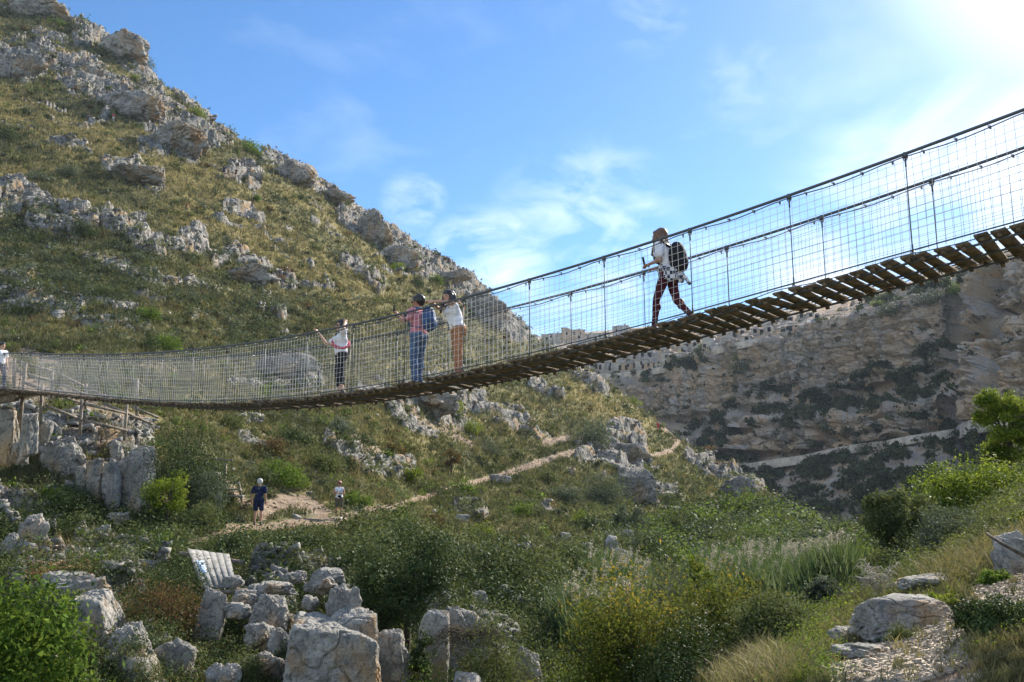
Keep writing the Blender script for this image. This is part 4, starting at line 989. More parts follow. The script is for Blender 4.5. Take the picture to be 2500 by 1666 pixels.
R = boulder
# rock columns and pillars of the left bank
R('pale ochre pillar of rock under the bridge landing, at the left edge', 12, 1075, 62, 110, 31.0, 3, 'limestone_ochre', .8, 8, .6)
R('tall bleached boulder standing right beside the ochre pillar under the landing', 68, 1080, 46, 92, 31.0, 5, 'limestone', .8, 10, .6)
R('small pale block leaning on the bleached boulder near the landing', 112, 1062, 34, 46, 31.5, 8)
R('round cream boulder below the ochre pillar at the left edge', 38, 1112, 52, 46, 31.0, 9, 'limestone_ochre')
R('wide layered rock hump left of the rock columns', 132, 1185, 128, 125, 33.2, 12, 'limestone', .7, 12, 1.2, 0, 1.0)
R('thin sunlit pale fin of rock left of the rock columns', 193, 1222, 32, 104, 32.6, 14, 'limestone_ochre', .9, 8, .7)
R('leftmost rounded rock column with ochre top and level cracks', 226, 1242, 54, 142, 32.6, 16, 'limestone_ochre', .8, 8, .6, .02, .5)
R('slimmer grey rock column in the middle of the column group', 274, 1240, 46, 136, 32.4, 18, 'limestone', .8, 8, .55, -.06)
R('broad tall rock column at the right of the group, beside the big dark bush', 330, 1232, 84, 168, 33.0, 21, 'limestone', .7, 9, .7, -.05)
R('smooth boulder wedged on top behind the two slim columns', 284, 1120, 44, 56, 34.2, 23)
R('tan stained boulder among grass at the lower left', 80, 1318, 72, 78, 27.5, 25, 'limestone_ochre')
R('small dark-sided boulder at the left edge above the leafy tree', 22, 1352, 52, 60, 26.5, 27)
R('rounded grey stone on the path bank left of the gangway', 314, 1352, 42, 36, 28.5, 31)
R('squat stone left of the rounded grey stone', 232, 1345, 38, 28, 28.5, 33)
R('upright tan stone in grass under the rock columns', 254, 1312, 34, 40, 29.0, 35, 'limestone_ochre')
R('cream stone just right of the rounded grey stone', 366, 1344, 40, 30, 28.6, 37, 'limestone_ochre')
R('block of layered cream rock behind the gangway bush', 345, 1408, 78, 50, 25.5, 39, 'limestone_ochre', .8, 12, 1.1, 0, .8)
R('pale split rock at the foot of the big dark bush', 472, 1225, 44, 66, 34.5, 41)
R('pale wedge-shaped rock beside the wooden steps', 520, 1225, 48, 58, 34.8, 43)
R('low dark-topped boulder under the feet of the man in navy', 658, 1345, 62, 48, 34.2, 45)
R('small pale boulder on the bank below the path man', 606, 1322, 22, 24, 33.5, 47)
R('flat dark boulder lying beside the distant part of the path', 1222, 1180, 62, 22, None, 49, 'limestone', .8, 10, .8)
# foreground rocks below the gangway
R('long pitted ledge of white rock at the lower left', 185, 1500, 210, 108, 21.5, 51, 'limestone_near', .7, 12, .9, 0, .6)
R('big curved white boulder in front of the pitted ledge', 252, 1560, 92, 130, 19.6, 53, 'limestone_near', .9, 7, .5, -.18)
R('smooth white boulder tucked at the left of the curved boulder', 222, 1545, 100, 96, 19.2, 55, 'limestone_near', .9, 8, .5, -.1)
R('bulky shaded rock mass under the white boulders', 130, 1600, 200, 130, 20.0, 57, 'limestone_near')
R('rounded white rock ridge running down to the bottom edge', 335, 1660, 78, 150, 17.8, 59, 'limestone_near', .9, 9, .8, -.3)
R('knobbly white rock at the left of the white rock ridge', 285, 1618, 96, 84, 18.0, 61, 'limestone_near', .9, 12, .9)
R('pointed pale rock at the bottom between two lobes', 315, 1675, 54, 78, 17.4, 63, 'limestone_near', .9, 9, .5)
R('large round grey rock at the bottom edge left of the pointed rock', 248, 1690, 90, 100, 17.2, 65, 'limestone_near')
R('low weathered stone in the leaves at the bottom left corner', 105, 1640, 84, 50, 17.5, 67, 'limestone_near', .9, 14, 1.1)
R('dark cracked boulder with a grassy top at the bottom', 428, 1680, 110, 132, 17.8, 69, 'limestone_near', .8, 10, .7)
R('low cracked boulder right of the grassy-topped boulder', 536, 1700, 96, 90, 17.2, 71, 'limestone_near')
R('upright slab with bright thin edge under the gangway', 506, 1532, 58, 104, 20.6, 73, 'limestone_near', .5, 7, .5, .16)
for i_, (a_, u, v, w, h, D) in enumerate([('pale boulder just below the right end of the gangway', 600, 1468, 66, 46, 21.6), ('wide flat-topped boulder right of the gangway', 664, 1448, 78, 42, 22.2), ('square blocky boulder below the flat-topped one', 664, 1520, 76, 88, 20.4), ('pitted boulder beneath the square block', 640, 1565, 64, 74, 19.6), ('tall pale block left of the dark cleft', 680, 1598, 44, 90, 19.2), ('small round stone in grass below the gangway', 566, 1425, 40, 30, 22.8), ('stone half buried in grass left of the pitted boulder', 574, 1500, 48, 44, 20.6), ('grey lump above the bottom edge left of the cleft', 640, 1650, 90, 84, 18.4),
        ('small pale ledge stone right of the gangway grass', 722, 1412, 44, 26, 24.5), ('blue-grey shaded boulder behind the giant boulder', 800, 1428, 78, 62, 23.5), ('small white stone on the shoulder left of the giant boulder', 754, 1478, 32, 40, 21.5), ('cream upright stones behind the open tree', 1060, 1462, 44, 60, 25.0)]):
    R(a_, u, v, w * 1.35, h * .82, D, 80 + i_, 'limestone_near' if D < 21 else 'limestone', .9, 14, 1.0)
R('giant grey boulder forming the lower block beside the dark cleft', 805, 1720, 208, 214, 18.0, 101, 'limestone_near', .8, 7, .45, 0.02, 0, 110)
R('overhanging upper block resting on the giant boulder', 838, 1588, 152, 112, 18.4, 103, 'limestone_near', .8, 8, .5, .08, 0, 84)
R('rough pitted head of rock crowning the giant boulder', 832, 1500, 88, 84, 18.8, 105, 'limestone_near', .9, 10, .9)
R('small pale knob on the right of the rough rock head', 868, 1478, 36, 50, 18.6, 107, 'limestone_near')
R('dark rock wall right of the giant boulder at the bottom', 948, 1720, 120, 190, 18.8, 109, 'limestone_near', .8, 12, .9)
R('leaning dark slab with a bright edge right of the open tree', 1056, 1610, 76, 125, 19.6, 111, 'limestone_near', .6, 7, .5, .05)
R('brownish rounded rock mass behind the trailing twigs', 1120, 1640, 150, 190, 20.6, 113, 'limestone_near', .8, 10, .8)
R('cracked pale boulder at the right end of the bottom rocks', 1284, 1662, 84, 92, 19.0, 115, 'limestone_near')
R('flat pale boulder lying at the bottom edge', 1136, 1685, 84, 44, 17.0, 117, 'limestone_near', .9, 8, .4)
R('knobbly grey boulder above the trailing twigs', 1168, 1486, 46, 48, None, 119)
R('block of grey rock left of the standing stone', 1228, 1472, 50, 50, None, 121)
R('squarish standing stone above the reeds', 1274, 1452, 36, 42, None, 123, 'limestone', .9, 8, .5)
R('rough base block under the squarish standing stone', 1272, 1494, 44, 48, None, 125)
R('pointed grey pillar of rock right of the slope middle', 1492, 1362, 36, 62, None, 127, 'limestone', .9, 8, .6)
R('bulky grey rock at the foot of the pointed pillar', 1514, 1404, 66, 66, None, 129)
R('square dark stone left of the pointed pillar', 1432, 1356, 32, 36, None, 131)
R('flat topped stone behind the pointed pillar', 1530, 1322, 40, 30, None, 133)
R('small block on the mid slope above the reeds', 1378, 1322, 34, 26, None, 135)
R('pale little stones below the small block', 1350, 1382, 30, 24, None, 137)
R('tiny white stone in the middle of the green slope', 1100, 1342, 26, 24, None, 139)
R('low grey stones under the path bend', 1125, 1275, 36, 24, None, 141)
# right bank
R('large flat-topped grey block by the gravel on the right bank', 2205, 1545, 215, 88, None, 151, 'limestone_near', .8, 6, .45)
R('long level slab of rock on the right bank behind the block', 2310, 1440, 190, 44, None, 153, 'limestone_near', .9, 8, .5)
R('thin stepped slab at the start of the gravel', 2085, 1566, 120, 36, None, 155, 'limestone_near', .9, 8, .7, 0, .8)
R('second stepped slab below the first, nearer the gravel', 2120, 1604, 130, 34, None, 157, 'limestone_near', .9, 8, .7, 0, .8)
R('dark stone standing in the stream reeds', 2055, 1438, 40, 32, None, 159)
R('grey rock hump right of the bright round shrub', 1935, 1312, 70, 36, None, 161, 'limestone', .8, 12, 1.0, 0, .6)
R('grey boulder left of the lime green bush in the valley', 1722, 1316, 34, 36, None, 163)
R('brown boulder at the right edge behind the dry grass', 2485, 1400, 100, 110, None, 165, 'limestone_near', .9, 9, .6)

# crags of the hill's crest and its great outcrops
for i_, (a_, u, v, w, h, ru, ly) in enumerate([('large pale crag on the crest with a round head, upper left', 292, 150, 150, 105, 1.0, .5), ('white crag cut by the top edge at the upper left', 105, 45, 150, 75, 1.0, 0), ('grey crag at the left edge below the crest', 45, 190, 110, 100, 1.1, .5), ('small knob of rock in the grass under the crest crag', 205, 182, 60, 50, 1.0, .4),
        ('great layered outcrop above the two tiny hikers', 330, 290, 170, 100, 1.2, 1.0), ('lower end of the great layered outcrop', 425, 370, 150, 90, 1.2, 1.0), ('jagged dark crag standing on the crest right of the bright bush', 715, 445, 110, 75, 1.2, .5), ('stepped rocks below the jagged crest crag', 810, 495, 90, 42, 1.2, .8),
        ('overhanging crag on the crest above the netting', 900, 590, 110, 90, 1.1, .7), ('broad cliff of rock right under the overhanging crag', 965, 650, 120, 80, 1.2, .6), ('last crag of the crest, beside the clouds', 1105, 700, 90, 55, 1.1, .5), ('dark rocky nose where the crest drops to the town', 1195, 790, 110, 95, 1.2, .6),
        ('round grey rock face seen through the netting', 690, 920, 140, 90, .9, .4), ('dark ledge block right of the two climbing hikers', 612, 445, 60, 34, 1.0, .6), ('grey outcrop hanging under the bridge middle', 1050, 1010, 150, 90, 1.2, .6), ('layered ledge in the middle of the left slope', 320, 445, 140, 55, 1.2, 1.0), ('tilted layered slab group on the middle slope', 590, 690, 130, 55, 1.2, 1.0), ('squat square outcrop with dark top above the slope shrubs', 1535, 1135, 90, 70, 1.0, .8), ('black-brown crag below the bend of the path', 1555, 1225, 110, 100, 1.2, .4), ('pleated grey rock face near the end of the brink', 1805, 1215, 100, 80, 1.1, .4)]):
    R(a_, u, v, w, h, None, 200 + i_, 'limestone_far', .7, 14, ru, 0, ly, 52, 'crag', 'crag', None, .22)
# ---------------------------------------------------------------- shrubs and trees one can tell apart
S = shrub
S('big dark glossy evergreen bush under the bridge, right of the rock columns', 455, 1200, 205, 195, 'leaf_mastic', 'dome', dens=1.3, D=34.5, leaf_px=5)
S('silvery sprayed top of leaves leaning from the big evergreen bush', 500, 1140, 110, 80, 'leaf_silver', 'spray', dens=1.2, D=33.5, leaf_px=4.5, sink=0)
S('small yellow-green sapling left of the wooden steps', 405, 1225, 110, 90, 'leaf_lime', 'tree', 'tree', D=31.5, dens=.6)
S('bright green bush just behind the man in navy', 688, 1190, 96, 66, 'leaf_bright', dens=1.2)
S('brown-green scrub left of the bright bush behind the path man', 640, 1185, 60, 50, 'leaf_olive')
S('open leafy tree growing between the giant boulder and the slope', 985, 1530, 260, 265, 'leaf_mastic', 'tree', 'tree', leaf_px=7, dens=.75, D=21.5)
S('leafy outer bough of the open tree reaching left to the path', 930, 1420, 150, 160, 'leaf_olive', 'spray', leaf_px=6.5, dens=.8, D=22.5)
S('feathery grey-green tamarisk right of the open tree', 1132, 1420, 130, 105, 'leaf_silver', 'dome', leaf_px=6, dens=1.1, aspect=.14)
S('grey-green olive shrub above the middle of the path', 1448, 1098, 96, 84, 'leaf_silver', 'dome', dens=1.2, leaf_px=4)
S('dark olive shrub standing alone below the dark rocks', 1480, 1232, 100, 96, 'leaf_silver', 'dome', dens=1.2, leaf_px=4)
S('pale olive shrub at the lower right of the lone olive shrub', 1538, 1298, 92, 72, 'leaf_silver', 'spray', dens=1.2, leaf_px=4.5)
S('little brown tree with a bare trunk beside the path', 1100, 1158, 58, 66, 'leaf_rust', 'tree', 'tree', dens=.8, leaf_px=3.5)
S('yellow-green sapling leaning over the path bank', 1005, 1190, 62, 54, 'leaf_lime', 'tree', 'tree', dens=.8, leaf_px=3.5)
S('tall light green bush on the upper rocks left of the little brown tree', 1150, 1062, 44, 66, 'leaf_lime', dens=1.0, leaf_px=3.5)
S('round grey bush under the rocks left of the path', 1195, 1108, 56, 52, 'leaf_silver', leaf_px=3.5)
S('dark round tree on the nose of the hill, seen through the net', 1340, 862, 44, 38, 'leaf_mastic', leaf_px=3, dens=1.6)
S('yellow-green round bush at the brink beside the far cliff', 1548, 990, 40, 30, 'leaf_lime', leaf_px=3)
S('dark oval bush just above the walker on the path', 1587, 1015, 34, 20, 'leaf_mastic', leaf_px=3)
S('dark bush right of the lone walker on the path', 1644, 1072, 34, 26, 'leaf_mastic', leaf_px=3)
S('low dark bush on the brink below the walker', 1700, 1108, 44, 22, 'leaf_mastic', leaf_px=3)
S('bright yellow-green tree hanging off the brink end', 1945, 1235, 62, 58, 'leaf_lime', dens=1.4, leaf_px=3.5)
S('second yellow-green tree just below the one on the brink', 1968, 1290, 60, 52, 'leaf_lime', dens=1.4, leaf_px=3.5)
S('light green bushy strip left of the yellow-green trees', 1895, 1290, 84, 60, 'leaf_bright', dens=1.2, leaf_px=3.5)
S('round bright green shrub in the valley meadow', 1843, 1352, 96, 92, 'leaf_bright', dens=1.3, leaf_px=4)
S('dull green bush left of the round bright shrub', 1772, 1352, 80, 76, 'leaf_olive', dens=1.2, leaf_px=4)
S('lime green ragged bush above the autumn bush', 1705, 1392, 84, 90, 'leaf_lime', 'spray', dens=1.0, leaf_px=6, D=33)
S('dark feathery tamarisk behind the autumn bush', 1628, 1432, 140, 112, 'leaf_silver', 'dome', dens=1.3, leaf_px=7, aspect=.10, D=31)
S('second dark feathery tamarisk left of the lime bush', 1560, 1352, 110, 80, 'leaf_silver', 'dome', dens=1.2, leaf_px=6, aspect=.12)
S('pale silver willow in the middle of the valley', 2045, 1318, 86, 74, 'leaf_silver', 'dome', dens=1.5, leaf_px=4)
S('soft grey-green bush below the silver willow', 2080, 1352, 100, 62, 'leaf_olive', dens=1.3, leaf_px=4)
S('hazy green bush right of the silver willow', 2130, 1336, 80, 66, 'leaf_olive', dens=1.2, leaf_px=4)
S('dark upright young tree in the valley right of the reeds', 2205, 1400, 170, 200, 'leaf_olive', 'tree', 'tree', dens=1.1, D=24, leaf_px=7.5)
S('leafy lower part of growth at the foot of the dark upright tree', 2175, 1400, 110, 70, 'leaf_olive', D=25, leaf_px=6)
S('silver-leaved olive shrub left of the dry grass', 2345, 1420, 190, 180, 'leaf_silver', 'dome', dens=1.1, leaf_px=7.5, D=19, aspect=.28)
S('glowing yellow-green tree on the right slope', 2385, 1300, 270, 190, 'leaf_lime', 'dome', 'tree', dens=1.1, leaf_px=8, D=27, name='tree')
S('tall golden-lit tree cut by the right edge', 2470, 1230, 150, 320, 'leaf_lime', 'tree', 'tree', dens=1.0, leaf_px=6, D=31)
S('grey-green bush left of the golden-lit tree at the right edge', 2430, 1175, 90, 100, 'leaf_olive', dens=1.0, leaf_px=5, D=34)
S('dark green shrub under the glowing tree at the right edge', 2455, 1345, 120, 80, 'leaf_mastic', dens=.9, leaf_px=7, D=14)
S('bright green leafy sprig at the right edge with pink blossom above', 2492, 1300, 50, 60, 'leaf_bright', 'spray', D=15, leaf_px=8)
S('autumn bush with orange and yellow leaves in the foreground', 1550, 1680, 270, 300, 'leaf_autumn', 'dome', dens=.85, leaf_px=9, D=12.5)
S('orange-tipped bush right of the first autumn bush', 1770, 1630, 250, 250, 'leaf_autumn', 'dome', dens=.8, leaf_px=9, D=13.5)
S('dark shiny-leaved bush at the foot of the autumn bushes', 1690, 1668, 260, 150, 'leaf_mastic', 'dome', dens=.8, leaf_px=8, D=11.5)
S('grey twiggy glossy bush right of the autumn bushes', 1930, 1640, 240, 200, 'leaf_olive', 'dome', dens=.9, leaf_px=8, D=12)
S('silvery glinting shrub behind the twiggy glossy bush', 2010, 1470, 110, 70, 'leaf_silver', 'spray', dens=1.0, leaf_px=7, D=17)
S('grey-green bush with trailing twigs above the bottom rocks', 1190, 1640, 170, 190, 'leaf_olive', 'dome', dens=.75, leaf_px=6.5, D=17.5)
S('light green ground bush at the foot of the dark rock wall', 1045, 1675, 130, 90, 'leaf_bright', 'dome', dens=.8, leaf_px=6, D=17)
S('ivy-like climbing shrub on the leaning dark slab', 1030, 1540, 80, 130, 'leaf_mastic', 'spray', dens=.8, leaf_px=6.5, D=18.6)
S('dark green bush covering the left half of the gangway foot', 430, 1462, 140, 100, 'leaf_mastic', 'dome', dens=1.1, leaf_px=6, D=22.3)
S('rusty red-leaved bush below the gangway', 400, 1540, 165, 130, 'leaf_rust', 'dome', dens=1.0, leaf_px=6, D=20.5)
S('small green bush draped over the curved white boulder', 120, 1520, 150, 110, 'leaf_mastic', 'dome', dens=.9, leaf_px=6.5, D=18.8)
S('mixed dark scrub in the shade under the white boulders', 330, 1560, 70, 90, 'leaf_olive', 'dome', dens=.9, leaf_px=6, D=20.2)
S('grey-leaved bush in the cleft at the bottom left', 195, 1680, 130, 110, 'leaf_olive', 'spray', dens=.9, leaf_px=6.5, D=16.4)
S('dark leafy scrub filling the cleft left of the giant boulder', 700, 1640, 70, 130, 'leaf_mastic', 'dome', dens=.8, leaf_px=6, D=18.8)
S('green bush between the cracked boulders at the bottom', 590, 1660, 90, 110, 'leaf_olive', 'dome', dens=.9, leaf_px=6, D=17.6)
S('leafy bright green tree filling the lower left edge', 40, 1700, 250, 400, 'leaf_bright', 'dome', 'tree', dens=.42, leaf_px=17, D=8.5, name='tree')
S('upper bough of bright leaves at the left edge', -20, 1480, 190, 190, 'leaf_bright', 'dome', dens=.5, leaf_px=15, D=9.5)
S('glossy small-leaved bush in the bottom right corner', 2470, 1700, 230, 170, 'leaf_mastic', 'dome', dens=.8, leaf_px=9, D=6.5)
S('low yellow-green herb growing over the gravel at the right', 2330, 1545, 170, 60, 'leaf_lime', 'dome', dens=.8, leaf_px=8, D=9.2)
S('small green plant on the gravel edge right of the block', 2440, 1440, 80, 50, 'leaf_bright', 'dome', D=9.5, leaf_px=8)
for a in [('low bushy thicket left of the rock columns', 150, 1262, 130, 66, 'leaf_mastic'), ('green shrub left of the tan stained boulder', 120, 1235, 90, 46, 'leaf_bright'), ('dark bush on the path edge left of the man in navy', 560, 1360, 110, 66, 'leaf_mastic'), ('green thicket under the path below the steps', 430, 1335, 120, 56, 'leaf_olive'), ('pale thicket right of the sapling', 480, 1290, 110, 66, 'leaf_olive'),
          ('grassy dark bush under the woman on the path', 770, 1345, 130, 66, 'leaf_olive'), ('round brown bush right of the woman on the path', 880, 1300, 60, 44, 'leaf_rust'), ('bright little bush right of the brown bush', 985, 1290, 50, 54, 'leaf_bright'), ('leafy green shrub above the path woman', 865, 1235, 84, 40, 'leaf_bright'), ('bright small shrub on the slope below the path middle', 1180, 1310, 50, 38, 'leaf_lime'), ('green shrub left of the bright small shrub', 1265, 1262, 60, 36, 'leaf_bright'), ('spreading green shrub along the path bank', 1120, 1205, 90, 34, 'leaf_bright'),
          ('dark bush between the path and the flat dark boulder', 1345, 1180, 80, 40, 'leaf_olive'), ('small dark shrub under the bridge centre on the brink of the rocks', 1290, 905, 60, 28, 'leaf_mastic'), ('light bush at the top of the brown earth scar', 1110, 1015, 40, 60, 'leaf_lime'), ('dark shrub in the hollow under the bridge people', 560, 1050, 80, 40, 'leaf_olive'), ('long dark shrub on the slope above the bright bush', 660, 1110, 100, 46, 'leaf_rust'), ('olive shrub right above the path woman\'s head', 790, 1150, 90, 50, 'leaf_olive'),
          ('small green shrub at the foot of the leftmost column', 170, 1230, 70, 60, 'leaf_mastic'), ('green shrub over the tan boulder at lower left', 60, 1230, 100, 50, 'leaf_olive'), ('dark scrub on the slope under the brink rocks', 1620, 1235, 80, 34, 'leaf_olive'), ('bright green low shrub in the slope hollow right', 1650, 1300, 90, 50, 'leaf_olive'), ('scrub patch above the standing stone', 1330, 1440, 90, 60, 'leaf_olive'), ('lime sprout right of the grassy slope stones', 1420, 1290, 60, 40, 'leaf_lime'),
          ('dark thicket at the shady end of the gorge floor', 2240, 1300, 120, 50, 'leaf_mastic'), ('pale bush at the foot of the far cliff', 2190, 1275, 80, 40, 'leaf_olive'), ('bushes where the brink meets the valley', 1820, 1262, 70, 40, 'leaf_olive')]:
    S(*a, leaf_px=4.6, dens=1.1)
for a in [('deep green bush left of the valley reeds', 1690, 1345, 90, 70, 'leaf_mastic'), ('full olive bush in the valley behind the reeds', 1800, 1372, 100, 72, 'leaf_olive'), ('dark rounded bush at the right end of the reeds', 2050, 1395, 110, 84, 'leaf_mastic'), ('bright leafy bush right of the reeds', 2110, 1400, 90, 80, 'leaf_bright'), ('grey willow-like bush beyond the reeds', 1950, 1345, 100, 66, 'leaf_silver'), ('green bush under the yellow-green brink trees', 1930, 1330, 80, 50, 'leaf_bright'),
          ('dense dark bush in the valley mouth', 2000, 1345, 90, 56, 'leaf_mastic'), ('small olive tree shape in the valley mouth', 2110, 1330, 70, 60, 'leaf_olive'), ('dark bush between willow and dark tree', 2150, 1350, 80, 60, 'leaf_mastic'), ('bushy clump on the lower slope left of the pillar', 1400, 1400, 100, 66, 'leaf_mastic'), ('olive clump under the pointed pillar', 1580, 1440, 110, 76, 'leaf_olive'), ('dark clump right of the pointed pillar', 1600, 1370, 90, 60, 'leaf_mastic'),
          ('dark green bush on the slope above the knobbly boulder', 1180, 1400, 90, 56, 'leaf_mastic'), ('olive bush above the squarish standing stone', 1290, 1400, 80, 50, 'leaf_olive'), ('rusty bush on the slope below the path middle', 1050, 1290, 70, 44, 'leaf_rust'), ('dark low bush under the path middle', 1150, 1245, 70, 36, 'leaf_mastic'), ('silver bush on the slope left of the lone olive shrub', 1380, 1230, 80, 46, 'leaf_silver'), ('dark bush low on the slope under the lone olive shrub', 1440, 1300, 80, 46, 'leaf_mastic'),
          ('dark bush on the slope between bridge and path, left', 720, 1080, 80, 44, 'leaf_mastic'), ('grey bush on the slope between bridge and path, middle', 830, 1060, 76, 40, 'leaf_silver'), ('rusty bush below the rocks under the bridge', 960, 1110, 70, 40, 'leaf_rust'), ('dark bush over the cream limestone of the slope', 880, 1090, 70, 36, 'leaf_mastic'), ('mid green bush on the right slope under the glowing tree', 2290, 1330, 110, 70, 'leaf_bright'), ('dark bush on the right slope under the grey-green bush', 2400, 1240, 100, 60, 'leaf_mastic')]:
    S(*a, leaf_px=4.8, dens=1.3)
# the upper hill
for a in [('bright green shrub high on the left crest', 140, 72, 46, 34, 'leaf_bright'), ('dark green round shrub at the foot of the crest crag', 190, 92, 42, 40, 'leaf_mastic'), ('thin dark shrub standing on the crest against the sky', 214, 62, 34, 22, 'leaf_mastic'), ('green shrub under the crest crag', 256, 138, 34, 32, 'leaf_bright'), ('long green bush hanging on the crest right of the crag', 345, 165, 60, 40, 'leaf_olive'), ('lime shrub in the middle of the upper outcrop', 330, 198, 40, 20, 'leaf_lime'),
          ('tall lime green bush on the crest edge', 472, 298, 46, 62, 'leaf_lime'), ('round dark shrub below the tall lime bush', 388, 275, 32, 28, 'leaf_mastic'), ('bright green bush on the crest left of the jagged crag', 612, 378, 62, 40, 'leaf_bright'), ('small lime bush at the left foot of the jagged crag', 655, 392, 30, 20, 'leaf_lime'), ('dark bush on the crest above the bridge people', 1020, 705, 36, 42, 'leaf_mastic'), ('bright green round bush next to the dark crest bush', 1058, 692, 40, 30, 'leaf_bright'), ('small tree silhouetted on the last crag', 1090, 640, 26, 16, 'leaf_mastic'),
          ('dark bush at the left edge of the upper slope', 15, 350, 60, 56, 'leaf_mastic'), ('grey bush on the upper left slope', 160, 432, 56, 40, 'leaf_silver'), ('round grey bush right of the other grey bush', 88, 440, 50, 36, 'leaf_silver'), ('dark low shrub on the upper left slope', 72, 285, 44, 20, 'leaf_mastic'), ('blue-green low shrub under the upper outcrop', 155, 268, 44, 22, 'leaf_silver'), ('bright green patch of shrub right of the small ledges', 625, 500, 40, 22, 'leaf_bright'), ('dark shrub below the pair of hikers', 545, 462, 26, 14, 'leaf_mastic'),
          ('dark upright shrub among the left ledges', 196, 585, 50, 60, 'leaf_mastic'), ('wide olive bush above the netting at left', 260, 725, 90, 34, 'leaf_olive'), ('bright dark-green bush above the netting', 360, 782, 76, 38, 'leaf_bright'), ('round bright bush touching the bridge rail', 410, 858, 64, 44, 'leaf_bright'), ('dark shrub left of the round bright bush', 362, 852, 50, 32, 'leaf_mastic'), ('row of grey-green scrub on the middle slope', 460, 735, 80, 30, 'leaf_silver'), ('grey bush under the long ledge', 320, 640, 70, 30, 'leaf_silver'), ('dark grey bush left of the long ledge', 165, 690, 60, 36, 'leaf_silver'),
          ('lime shrub behind the woman in pink belt', 960, 660, 60, 26, 'leaf_lime'), ('small dark shrub under the middle ledge', 730, 490, 50, 20, 'leaf_olive')]:
    S(*a, leaf_px=3.4, dens=1.6, trunk=False)
for a in [('large dark green bush crowning the far cliff rim', 2200, 775, 130, 52, 'leaf_mastic', 1.3), ('bright lime tip of bush at the left of the rim thicket', 2150, 752, 36, 24, 'leaf_lime', 1.2), ('yellow-green bush at the right of the rim thicket', 2345, 718, 76, 42, 'leaf_lime', 1.2), ('dark middle of the rim thicket', 2275, 745, 90, 50, 'leaf_mastic', 1.2), ('lime bush on the rim below the terrace wall', 1795, 885, 34, 24, 'leaf_lime', 1.3), ('dark bush drooping over the rim below the lime bush', 1815, 912, 54, 46, 'leaf_mastic', 1.3), ('round dark bush at the foot of the yellow mast', 1652, 908, 28, 24, 'leaf_mastic', 1.5), ('dark hedge below the terrace wall of the town', 1590, 935, 80, 18, 'leaf_mastic', 1.5), ('small lime bush alone on the pale rim', 1958, 808, 18, 14, 'leaf_lime', 1.5),
          ('dark bush growing over the middle of the road wall', 2110, 1112, 40, 34, 'leaf_mastic', 1.3), ('dark bush at the end of the road wall', 2200, 1098, 36, 22, 'leaf_mastic', 1.3), ('dark bush where road wall and curved wall meet', 2345, 1065, 34, 26, 'leaf_mastic', 1.3), ('small dark bush clinging to the left cliff face', 1843, 968, 24, 30, 'leaf_mastic', 1.2), ('black-green bush in the grotto of the cliff', 1975, 975, 30, 34, 'leaf_mastic', 1.2), ('tiny bush on the town terrace', 1713, 848, 18, 12, 'leaf_bright', 1.4)]:
    q = CLP(a[1], a[2], -5.0)
    S(*a[:6], D=q.y, leaf_px=3.0, dens=a[6] * 1.4, trunk=False, sink=0, plant=False)
# ---------------------------------------------------------------- uncountable growth: grass, scrub, reeds, gravel, litter
nC, nL = len(_c), len(_l1)
PU, PV = pix(XX, YY, ZZ)
pv2 = PV.reshape(nC, nL); pu2 = PU.reshape(nC, nL)
runmin = np.minimum.accumulate(pv2, axis=1)
vis = (pv2 <= runmin + 3.0)
dvv = np.zeros_like(pv2); dvv[:, 1:] = np.clip(pv2[:, :-1] - pv2[:, 1:], 0.05, 14)
duu = np.gradient(_c)[:, None] * np.ones_like(pv2)
area = (dvv * duu * vis * (pu2 > -30) * (pu2 < 2530) * (pv2 > -20) * (pv2 < 1700) * (YY.reshape(nC, nL) > 5.2) * (YY.reshape(nC, nL) < 262)).ravel()
area = area * np.clip(1 - 1.8 * seg_mask(PU, PV, [(560, 1292), (640, 1290), (725, 1276), (800, 1275), (860, 1266)], 26), 0, 1)
area = np.where(YY > 20, area * np.clip(1.08 - DT, .06, 1), area)
rsg = np.random.RandomState(42)
def pick(n, w):
    w = w / w.sum(); i = rsg.choice(len(w), n, p=w)
    stp = np.maximum(YY[i] * 0.0035, 0.02)
    x = XX[i] + stp * rsg.randn(n) * .5; y = YY[i] + stp * rsg.randn(n) * .8
    return i, np.stack([x, y, ZZ[i]], 1)
free = np.clip(1.15 - 1.15 * sst(RK, .30, .48), 0.04, 1) * np.clip(1.1 - 1.1 * np.clip(DT, 0, 1), 0.03, 1)
patch = f2(XX / 9, YY / 9, 4, 77); patch2 = f2(XX / 3.0, YY / 3.0, 3, 79)
def grass(name, n, w, nb, hlo, hhi, wpx, leanf, bias, D0=110., seg=2):
    i, q = pick(n, w); D = q[:, 1]
    h0 = rsg.uniform(hlo, hhi, n) * (0.55 + D / D0)
    rn0 = np.clip(bias + .42 * np.clip(DR[i], 0, 1) + .85 * patch[i] + .22 * rsg.randn(n), 0, 1)
    B = np.repeat(q, nb, 0); hh = np.repeat(h0, nb) * rsg.uniform(.5, 1.15, n * nb)
    B = B + np.stack([rsg.randn(n * nb), rsg.randn(n * nb), 0 * hh], 1) * (np.repeat(h0, nb) * .22)[:, None]; B[:, 2] -= hh * .06
    th = rsg.rand(n * nb) * 2 * pi; lm = rsg.uniform(.15, leanf, n * nb); lean = np.stack([np.cos(th) * lm + .12, np.sin(th) * lm - .1, 0 * th], 1)
    wd = np.maximum(np.repeat(D, nb) / F * wpx, 0.005) * rsg.uniform(.7, 1.5, n * nb)
    rn = np.clip(np.repeat(rn0, nb) + .16 * rsg.randn(n * nb), 0, 1)
    V, T, rr = blades(B, hh, lean, rsg, wd, rn, seg)
    o_ = ob(name, mesh_np(name, V, T, M['grass_blade'], False, {'rnd': rr})); tag(o_, kind='stuff'); return o_
far_ = YY > 60
